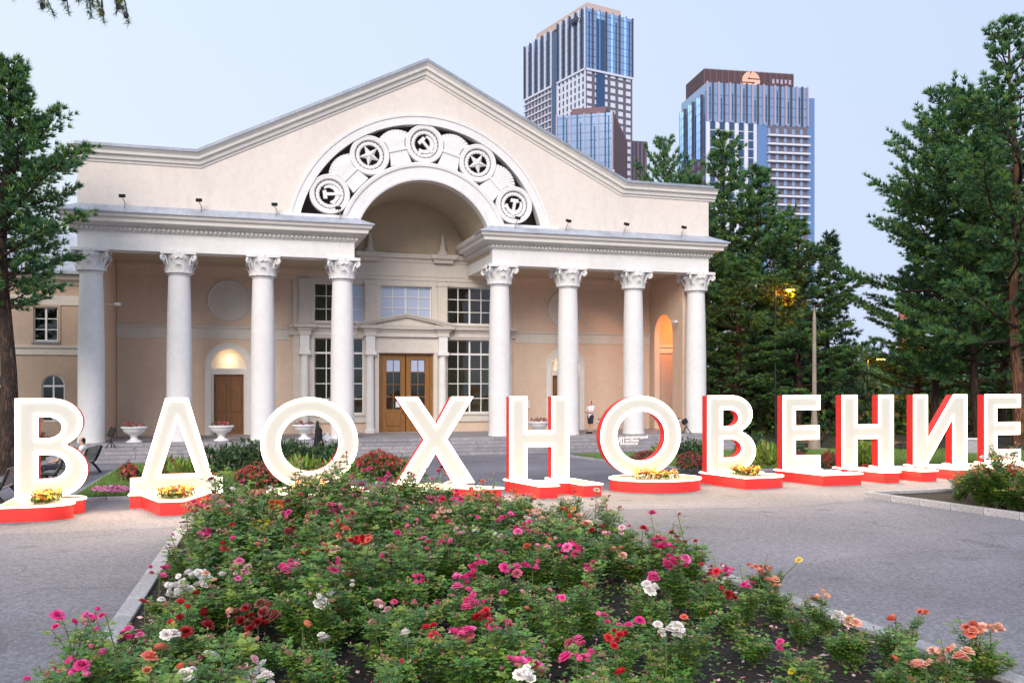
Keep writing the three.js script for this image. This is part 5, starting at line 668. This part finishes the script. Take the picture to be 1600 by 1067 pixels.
function roseBush(x, z, y0, kit, sc, turn, colour, n, opt = {}) {
  const many = n >= 6 ? 'large clusters of ' : n >= 3 ? 'several ' : n ? 'few ' : '', bed = opt.bed || 'the long kerbed bed';
  const g = thing('rose_bush', n ? `leafy rose bush with ${many}${SAYC[colour]} blooms in ${bed}` : `leafy rose bush without open blooms in ${bed}`, 'rose bush', [x, y0, z], turn, (n ? SAYC[colour] : 'unopened') + ' rose bushes, ' + (n >= 6 ? 'clustered' : n >= 3 ? 'several' : 'few') + ', ' + bed); g.scale.setScalar(sc);
  part('foliage', kit.foliage, M.leaves, g, true); part('stems', kit.stems, M.stem, g, true);
  const add = (p, s) => { const m = part('bloom', rnd() < 0.5 ? BLOOMS[0] : rnd() < 0.7 ? BLOOMS[1] : BLOOMS[2], pick(RC[colour]), g, true); m.position.copy(p); m.scale.setScalar(s / sc); m.rotation.set(rr(-0.5, 0.7), rr(0, 6.28), rr(-0.5, 0.5)); };
  if (opt.cluster) { // a truss on a tall cane
    const c = opt.cluster; const dx = (c.dx || 0) / sc, top = V(dx * Math.cos(turn), c.h / sc, dx * Math.sin(turn)); part('cane', [tube([V(0, 0.05, 0), V(top.x * 0.4, top.y * 0.55, top.z * 0.4), V(top.x, top.y - 0.05, top.z)], 0.011 / sc, 0.006 / sc, 5, 8)], M.stem, g);
    for (let i = 0; i < n; i++) { const q = rnd() * 6.283, k = Math.sqrt(rnd()) * c.r / sc; add(top.clone().add(V(k * Math.cos(q) * 1.1, rr(-0.8, 0.6) * c.r / sc * (c.tall || 0.75), k * Math.sin(q) * 0.9)), rr(0.034, 0.072) * (c.s || 1)); }
  } else { const tp = [...kit.tips].sort((a, b) => b.y - a.y); for (let i = 0; i < n; i++) add(tp[i % tp.length].clone().add(V(rr(-0.04, 0.04), rr(0, 0.06), rr(-0.04, 0.04))), rr(0.03, 0.068)); }
  allBushes.push(g); return g;
}
{
  // trusses seen in the photograph: pixel, colour, how many blooms, size of the truss
  const C = [[402, 822, 'Y', 8, .15], [562, 846, 'R', 12, .19], [318, 898, 'W', 8, .2], [285, 912, 'W', 8, .2], [262, 925, 'W', 5, .14], [372, 893, 'L', 6, .12], [400, 962, 'D', 15, .24], [298, 972, 'D', 5, .15], [450, 885, 'P', 6, .13], [522, 884, 'P', 5, .13], [505, 937, 'W', 4, .1], [548, 912, 'W', 2, .05], [512, 795, 'P', 8, .2], [575, 770, 'P', 9, .22], [598, 745, 'P', 6, .18], [622, 792, 'P', 7, .16], [678, 782, 'P', 9, .17], [692, 800, 'A', 6, .18], [640, 800, 'A', 4, .15], [745, 884, 'P', 3, .1], [724, 905, 'P', 8, .15], [738, 938, 'P', 8, .16], [752, 966, 'R', 6, .11], [722, 992, 'P', 6, .1], [796, 892, 'P', 3, .1], [832, 884, 'P', 3, .1], [890, 862, 'P', 9, .14], [918, 888, 'P', 3, .1], [985, 823, 'R', 1, .03], [1004, 825, 'R', 1, .03], [1036, 846, 'P', 11, .15], [1058, 878, 'P', 9, .16], [1016, 902, 'P', 5, .09], [1018, 917, 'W', 4, .09], [1042, 990, 'W', 10, .13], [1070, 968, 'S', 1, .03], [965, 1000, 'R', 5, .11], [902, 1022, 'P', 7, .13], [815, 1036, 'P', 9, .14], [822, 1055, 'W', 5, .11], [970, 1057, 'R', 1, .04], [1128, 890, 'P', 8, .17], [1188, 888, 'S', 6, .15], [1215, 910, 'A', 5, .1], [1145, 932, 'D', 3, .07], [1250, 876, 'Y', 1, .02], [1285, 933, 'A', 3, .09], [1318, 966, 'W', 5, .12], [1338, 972, 'A', 3, .07], [1403, 1032, 'S', 1, .03], [1238, 1052, 'Y', 1, .03], [1522, 985, 'S', 5, .1], [1552, 985, 'A', 5, .11], [1490, 1026, 'A', 9, .17], [1452, 1036, 'A', 4, .1], [332, 1028, 'W', 3, .08], [400, 1055, 'W', 8, .15], [285, 1060, 'W', 3, .1], [200, 995, 'P', 4, .1], [105, 1052, 'P', 3, .1], [222, 942, 'R', 2, .05], [245, 895, 'P', 4, .12], [470, 978, 'S', 1, .035], [622, 1041, 'R', 1, .04], [593, 950, 'L', 3, .08], [350, 790, 'P', 6, .16], [302, 792, 'P', 8, .18], [318, 832, 'P', 3, .1], [690, 733, 'D', 3, .1], [640, 745, 'D', 2, .1], [430, 790, 'O', 5, .12], [440, 802, 'P', 5, .14], [262, 998, 'W', 2, .06], [890, 800, 'O', 4, .16], [905, 812, 'A', 5, .2], [770, 790, 'A', 6, .22], [790, 808, 'P', 5, .16], [840, 805, 'A', 5, .2], [715, 830, 'L', 4, .12], [660, 850, 'P', 4, .12], [655, 905, 'P', 3, .1], [600, 870, 'P', 3, .1], [700, 845, 'P', 4, .12], [820, 825, 'P', 5, .15], [1170, 915, 'P', 3, .08], [870, 935, 'P', 2, .07], [912, 917, 'P', 1, .04], [1100, 910, 'R', 2, .06], [505, 995, 'W', 2, .06], [635, 990, 'W', 2, .06], [450, 830, 'D', 3, .08], [540, 815, 'P', 5, .15]];
  C.forEach(([px, py, c, n, r]) => { const hh = py < 770 ? 1.25 : py < 800 ? 1.0 : py < 860 ? 0.9 : px > 1080 ? 0.62 : 0.82; const p = onY(px, py, hh), x = Math.min(BED.r(p.z) - 0.12, Math.max(BED.l(p.z) + 0.42, p.x)); roseBush(x + 0.02, p.z - 0.05, 0.06, pick(KITS), (hh / 0.98) * rr(0.84, 0.96) * (x !== p.x || p.x - BED.l(p.z) < 0.8 ? 0.72 : 1), rr(0, 6.28), c, n < 3 ? n : Math.round(n * 1.6), { cluster: { h: hh - 0.06, r: r * 1.12, dx: Math.max(-0.5, Math.min(0.5, p.x - x)), s: py > 950 ? 1.0 : 1.06 } }); });
  for (const [d, z, s] of [[0.1, -8.4, 0.95], [0.15, -9.1, 0.9], [0.2, -9.8, 0.85], [0.3, -10.5, 0.7], [0.75, -8.8, 0.9], [0.4, -15.2, 0.5]]) roseBush(BED.l(z) + d, z, 0.06, pick(KITS), s, rr(0, 6.28), 'P', 3);
  // the rest of the planting, on a loose grid
  for (let z = -7.9; z > -20.9; z -= 0.68) for (let x = BED.l(z) + 0.85; x < BED.r(z) - 0.6; x += 0.74) {
    const xx = Math.max(BED.l(z) + 0.78, x + rr(-0.22, 0.22)), zz = z + rr(-0.22, 0.22); if (allBushes.some(b => (b.position.x - xx) ** 2 + (b.position.z - zz) ** 2 < 0.16)) continue;
    if (xx < BED.l(zz) + 0.7 && zz > -10.6) continue; const bare = xx > 3.2 && zz > -12.5 && xx - 3.2 > (-zz - 8) * 0.05; if (bare && rnd() < 0.42) continue; if (allBushes.length > 292) continue;
    const far = Math.min(1, Math.max(0, (-zz - 10) / 10)), sc = bare ? rr(0.5, 0.75) : rr(0.62, 1.2) + (xx > 4.8 ? -0.1 : 0.3) * far; roseBush(xx, zz, 0.06, pick(KITS), sc, rr(0, 6.28), pick(['P', 'P', 'P', 'W', 'R', 'L', 'A', 'S']), rnd() < 0.3 ? 0 : Math.floor(rr(1, 7)));
  }
  // fallen petals, leaf litter and seedlings on the soil
  const T = new Tris(); for (let i = 0; i < 5200; i++) { const z = rr(-20.5, -7), x = rr(BED.l(z) + 0.2, BED.r(z) - 0.2), c = V(x, 0.074 + rr(0, 0.012), z), k = rnd(), col = k < 0.16 ? [0.75, 0.5, 0.5] : k < 0.28 ? [0.6, 0.2, 0.25] : k < 0.6 ? [0.16, 0.10, 0.05] : k < 0.8 ? [0.10, 0.14, 0.04] : [0.05, 0.04, 0.03], a = rr(0, 6.28), l = rr(0.02, 0.055), u = V(Math.cos(a) * l, rr(-0.006, 0.02), Math.sin(a) * l), s = V(-Math.sin(a) * l * 0.5, rr(-0.004, 0.016), Math.cos(a) * l * 0.5); T.tri(c.clone().sub(u), c.clone().add(s), c.clone().add(u), col); T.tri(c.clone().sub(u), c.clone().add(u), c.clone().sub(s), col); }
  for (let i = 0; i < 900; i++) { const z = rr(-13.5, -7), x = rr(2.5, BED.r(z) - 0.2), c = V(x, 0.075, z), n = 3 + Math.floor(rnd() * 4); for (let j = 0; j < n; j++) { const a = rr(0, 6.28); leaflet(T, c, V(Math.cos(a), rr(0.3, 1.2), Math.sin(a)).normalize(), V(0, 1, 0), rr(0.03, 0.07), pick(LEAFC)); } }
  tag(part('leaf_litter', T.geo(), M.leaves, scene, true), 'fallen petals, leaf litter and seedlings scattered on the dark soil of the rose bed', 'litter', null, 'stuff');
  // bed behind the far kerb
  const bed = 'the bed behind the pale kerb'; [[1432, 762, 'Y', 2, .06], [1450, 768, 'A', 3, .1], [1480, 752, 'O', 6, .14], [1500, 742, 'O', 8, .16], [1535, 738, 'O', 9, .18], [1560, 745, 'R', 4, .14], [1528, 772, 'A', 2, .06], [1575, 756, 'R', 3, .1], [1470, 722, 'W', 3, .1], [1548, 722, 'O', 4, .1], [1590, 740, 'A', 4, .14], [1422, 768, 'W', 0, .1], [1545, 775, 'R', 2, .08], [1505, 775, 'L', 2, .08], [1580, 780, 'R', 0, .1], [1600, 770, 'A', 2, .1], [1610, 750, 'O', 4, .1], [1575, 708, 'R', 1, .03]].forEach(([px, py, c, n, r]) => { const hh = py < 735 ? 1.3 : py < 760 ? 0.95 : 0.55, p = onY(px, py, hh), x = Math.max(18.6 + (p.z + 22) * 0.155, p.x), z = Math.max(-22.1, p.z); roseBush(x, z, 0.09, pick(KITS), hh / 0.95, rr(0, 6.28), c, n, { cluster: { h: hh, r }, bed }); });
  for (let i = 0; i < 44; i++) { const z = i < 30 ? rr(-21.9, -19) : rr(-19, -16.5), x = rr(18.6, i < 30 ? 23 : 21.5) + (z + 22) * 0.18; roseBush(x, z, 0.09, pick(KITS), rr(0.62, 0.9), rr(0, 6.28), pick(['O', 'A', 'R', 'S']), Math.floor(rr(0, 4)), { bed }); }
}

/* ---------- people ---------- */
function sdfMesh(bones, cell, k = 0.05) { // tapered capsules joined smoothly
  const lo = V(1e9, 1e9, 1e9), hi = V(-1e9, -1e9, -1e9); for (const [a, b, r0, r1] of bones) for (const [p, r] of [[a, r0], [b, r1]]) { lo.min(p.clone().subScalar(r + 0.06)); hi.max(p.clone().addScalar(r + 0.06)); }
  const size = Math.max(hi.x - lo.x, hi.y - lo.y, hi.z - lo.z), N = Math.min(110, Math.ceil(size / cell) + 4), mc = new MarchingCubes(N, new THREE.MeshBasicMaterial(), false, false, 90000), half = N / 2, st = size / (N - 4), c = lo.clone().add(hi).multiplyScalar(0.5); mc.isolation = 0;
  const p = V(0, 0, 0), ab = V(0, 0, 0), ap = V(0, 0, 0);
  for (let z = 0; z < N; z++) for (let y = 0; y < N; y++) for (let x = 0; x < N; x++) { p.set(c.x + (x - half) * st, c.y + (y - half) * st, c.z + (z - half) * st); let d = 1e3; for (const [a, b, r0, r1] of bones) { ab.copy(b).sub(a); ap.copy(p).sub(a); const t = Math.max(0, Math.min(1, ap.dot(ab) / (ab.lengthSq() + 1e-9))), q = ap.addScaledVector(ab, -t).length() - (r0 + (r1 - r0) * t), h = Math.max(0, Math.min(1, 0.5 + 0.5 * (d - q) / k)); d = d + (q - d) * h - k * h * (1 - h); } mc.field[x + y * N + z * N * N] = -d; }
  mc.update(); const n = mc.count, g = new THREE.BufferGeometry(); g.setAttribute('position', new THREE.Float32BufferAttribute(mc.positionArray.slice(0, n * 3), 3)); g.scale(half * st, half * st, half * st); g.translate(c.x, c.y, c.z); const m = mergeVertices(g, 1e-4); m.computeVertexNormals(); return m;
}
function person(label, pos, turn, pose, look) {
  const g = thing('person', label, 'person', pos, turn), J = pose, B = [], add = (a, b, r0, r1) => B.push([V(...J[a]), V(...J[b]), r0, r1]), H = V(...J.head);
  add('hip', 'waist', 0.125, 0.115); add('waist', 'chest', 0.115, 0.135); add('chest', 'neck', 0.12, 0.055); B.push([V(...J.neck), H, 0.052, 0.06]); add('shL', 'shR', 0.07, 0.07);
  for (const s of ['L', 'R']) { add('sh' + s, 'el' + s, 0.052, 0.042); add('el' + s, 'wr' + s, 0.041, 0.028); add('hp' + s, 'kn' + s, 0.088, 0.058); add('kn' + s, 'an' + s, 0.056, 0.037); add('an' + s, 'to' + s, 0.042, 0.032); B.push([V(...J.hip), V(...J['hp' + s]), 0.11, 0.09]); }
  const f = V(...(J.face || [0, 0, 1])).normalize(), side = V(f.z, 0, -f.x); B.push([H.clone().add(V(0, 0.05, 0)), H.clone().add(V(0, 0.14, 0)), 0.085, 0.095]); B.push([H.clone().addScaledVector(f, 0.045).add(V(0, 0.02, 0)), H.clone().addScaledVector(f, 0.05).add(V(0, 0.08, 0)), 0.05, 0.055]);
  const bg = [sdfMesh(B, 0.022, 0.045)];
  const nose = new THREE.ConeGeometry(0.017, 0.05, 6); nose.translate(0, 0.07, 0); nose.applyMatrix4(new THREE.Matrix4().setPosition(H.clone().addScaledVector(f, 0.108))); bg.push(nose); for (const s of [-1, 1]) { const ear = new THREE.SphereGeometry(0.025, 6, 5); ear.translate(...H.clone().addScaledVector(side, s * 0.092).add(V(0, 0.075, 0)).toArray()); bg.push(ear); }
  for (const s of ['L', 'R']) { const w = V(...J['wr' + s]), d = w.clone().sub(V(...J['el' + s])).normalize(), sd = d.clone().cross(V(0, 1, 0.3)).normalize(), hb = [[w, w.clone().addScaledVector(d, 0.075), 0.03, 0.033]]; for (let k = 0; k < 4; k++) { const o = w.clone().addScaledVector(d, 0.08).addScaledVector(sd, (k - 1.5) * 0.02), l = [0.065, 0.078, 0.072, 0.056][k]; hb.push([o, o.clone().addScaledVector(d, l * 0.6).add(V(0, -0.006, 0)), 0.0095, 0.009]); hb.push([o.clone().addScaledVector(d, l * 0.6).add(V(0, -0.006, 0)), o.clone().addScaledVector(d, l).add(V(0, -0.024, 0)), 0.009, 0.008]); } hb.push([w.clone().addScaledVector(d, 0.025).addScaledVector(sd, -0.03), w.clone().addScaledVector(d, 0.07).addScaledVector(sd, -0.058), 0.012, 0.01]); bg.push(sdfMesh(hb, 0.006, 0.01)); }
  for (const q of bg) { q.deleteAttribute('uv'); }
  const body = part('body', merge(bg.map(q => metricUV(q))), M.skin, g, true);
  const cloth = (name, segs, mat, k = 0.05) => part(name, sdfMesh(segs.map(([a, b, r0, r1]) => [Array.isArray(a) ? V(...a) : V(...J[a]), Array.isArray(b) ? V(...b) : V(...J[b]), r0, r1]), 0.022, k), mat, g, false);
  const mid = (a, b, t) => V(...J[a]).lerp(V(...J[b]), t).toArray(), sl = look.sleeve ?? 0.6;
  const top = [['hip', 'waist', 0.145, 0.138], ['waist', 'chest', 0.138, 0.155], ['chest', mid('chest', 'neck', 0.6), 0.15, 0.095], ['shL', 'shR', 0.088, 0.088]]; for (const s of ['L', 'R']) { top.push(['sh' + s, sl >= 1 ? 'el' + s : mid('sh' + s, 'el' + s, sl), 0.08, 0.068]); if (sl >= 1) top.push(['el' + s, mid('el' + s, 'wr' + s, 0.9), 0.062, 0.05]); } if (look.coat) top.push(['hip', mid('hip', 'knL', 0.6), 0.17, 0.2], ['hip', mid('hip', 'knR', 0.6), 0.17, 0.2]);
  cloth('shirt', top, look.top);
  const leg = []; for (const s of ['L', 'R']) { leg.push(['hip', 'hp' + s, 0.135, 0.118], ['hp' + s, look.shorts ? mid('hp' + s, 'kn' + s, 0.85) : 'kn' + s, 0.108, 0.08]); if (!look.shorts) leg.push(['kn' + s, mid('kn' + s, 'an' + s, 0.92), 0.078, 0.06]); } cloth('trousers', leg, look.bottom, 0.03);
  cloth('shoes', ['L', 'R'].map(s => ['an' + s, 'to' + s, 0.052, 0.045]), look.shoes || M.iron, 0.01);
  const hb = H.clone().addScaledVector(f, -0.022).add(V(0, 0.125, 0)).toArray(), hl = look.long ? [[hb, H.clone().addScaledVector(f, -0.07).add(V(0, -0.12, 0)).toArray(), 0.1, 0.085]] : [[hb, H.clone().addScaledVector(f, -0.045).add(V(0, 0.06, 0)).toArray(), 0.1, 0.075]]; cloth('hair', hl, look.hair);
  return g;
}
const stand = (o = {}) => ({ hip: [0, 0.93, 0], waist: [0, 1.08, 0], chest: [0, 1.3, 0.01], neck: [0, 1.46, 0.01], head: [0, 1.54, 0.02], shL: [0.18, 1.39, 0], shR: [-0.18, 1.39, 0], elL: [0.24, 1.12, -0.02], elR: [-0.24, 1.12, -0.02], wrL: [0.25, 0.88, 0.06], wrR: [-0.25, 0.88, 0.06], hpL: [0.09, 0.9, 0], hpR: [-0.09, 0.9, 0], knL: [0.1, 0.49, 0.02], knR: [-0.1, 0.49, 0.02], anL: [0.1, 0.08, 0], anR: [-0.1, 0.08, 0], toL: [0.12, 0.035, 0.16], toR: [-0.12, 0.035, 0.16], ...o });
const sit = (o = {}) => ({ hip: [0, 0.56, -0.08], waist: [0, 0.71, -0.12], chest: [0, 0.93, -0.14], neck: [0, 1.09, -0.12], head: [0, 1.17, -0.1], shL: [0.18, 1.02, -0.14], shR: [-0.18, 1.02, -0.14], elL: [0.22, 0.78, 0.0], elR: [-0.22, 0.78, 0.0], wrL: [0.1, 0.72, 0.22], wrR: [-0.1, 0.72, 0.22], hpL: [0.1, 0.55, -0.04], hpR: [-0.1, 0.55, -0.04], knL: [0.12, 0.54, 0.4], knR: [-0.12, 0.54, 0.4], anL: [0.12, 0.09, 0.42], anR: [-0.12, 0.09, 0.42], toL: [0.13, 0.035, 0.58], toR: [-0.13, 0.035, 0.58], ...o });
const CL = { white: std(lin(0.75, 0.75, 0.78), 0.9), black: std(lin(0.012, 0.012, 0.014), 0.9), navy: std(lin(0.02, 0.025, 0.045), 0.9), grey: std(lin(0.45, 0.45, 0.47), 0.9), hairBrown: std(lin(0.06, 0.03, 0.018), 0.7), hairDark: std(lin(0.015, 0.012, 0.01), 0.7), pink: std(lin(0.6, 0.3, 0.33), 0.9) };
const W_ = -Math.PI / 2;
person('man in white shirt and dark shorts standing on the porch looking at his hands', [18.0, FL, -44.9], W_ + 0.35, stand({ elL: [0.22, 1.13, 0.08], elR: [-0.22, 1.13, 0.08], wrL: [0.07, 1.16, 0.3], wrR: [-0.07, 1.16, 0.3], head: [0, 1.53, 0.05] }), { top: CL.white, bottom: CL.navy, shorts: true, hair: CL.hairBrown, shoes: CL.black });
person('person in white shirt half hidden behind the porch column beside letter Н', [17.25, FL, -45.9], 0.6, stand(), { top: CL.white, bottom: CL.black, hair: CL.hairBrown });
person('person in pale top seen above the urn through the letter Н', [14.35, FL, -45.2], 1.0, stand({ elL: [0.22, 1.14, 0.08], wrL: [0.06, 1.3, 0.24], elR: [-0.22, 1.13, 0.06], wrR: [-0.05, 1.25, 0.26] }), { top: CL.pink, bottom: CL.grey, hair: CL.hairBrown });
person('woman in long black clothes walking with white papers, seen through the round О', [3.45, 0.06, -40.6], Math.PI / 2 + 0.1, stand({ knL: [0.1, 0.5, 0.14], anL: [0.1, 0.09, 0.3], toL: [0.11, 0.06, 0.46], knR: [-0.1, 0.49, -0.06], anR: [-0.1, 0.13, -0.32], toR: [-0.1, 0.04, -0.2], elL: [0.24, 1.12, 0.02], wrL: [0.22, 1.02, 0.24] }), { top: CL.black, bottom: CL.black, coat: true, sleeve: 1, long: true, hair: CL.hairDark, shoes: CL.black }).position.y = 0.0;
{ const g = thing('paper_bag', 'white folded papers held by the woman in black', 'papers', [3.8, 0.97, -40.8], 0.5); part('sheet', [bevelBox(0.42, 0.3, 0.03, 0.008)], CL.white, g).rotation.z = 0.5; }
person('man in white shirt sitting on the iron bench, facing along it', [-5.5, 0, -36.4], -Math.PI / 2 - 0.12, sit(), { top: CL.white, bottom: CL.navy, hair: CL.hairDark, shoes: CL.black });
person('person in grey shirt sitting on the bench behind letter В', [-5.75, 0, -33.9], -Math.PI / 2 - 0.06, sit(), { top: CL.grey, bottom: CL.navy, hair: CL.hairBrown });
{ const p = onY(1352, 672, 0.05), a = person('person in pink top sitting far off under the trees, seen through letter Н', [p.x, 0, p.z], 0.6, sit(), { top: CL.pink, bottom: CL.grey, hair: CL.hairDark }); const g = thing('folding_stool', 'small stool under the person sitting below the trees', 'stool', [p.x, 0, p.z], 0.6); part('seat', [box(-0.25, 0.25, 0.4, 0.45, -0.3, 0.12)], M.brownwood, g); for (const [x, z] of [[-0.2, -0.25], [0.2, -0.25], [-0.2, 0.08], [0.2, 0.08]]) part('leg', [box(x - 0.02, x + 0.02, 0, 0.4, z - 0.02, z + 0.02)], M.iron, g); }

scene.traverse(o => { if (o.isMesh) { o.castShadow = o.receiveShadow = true; } });
renderer.render(scene, camera);
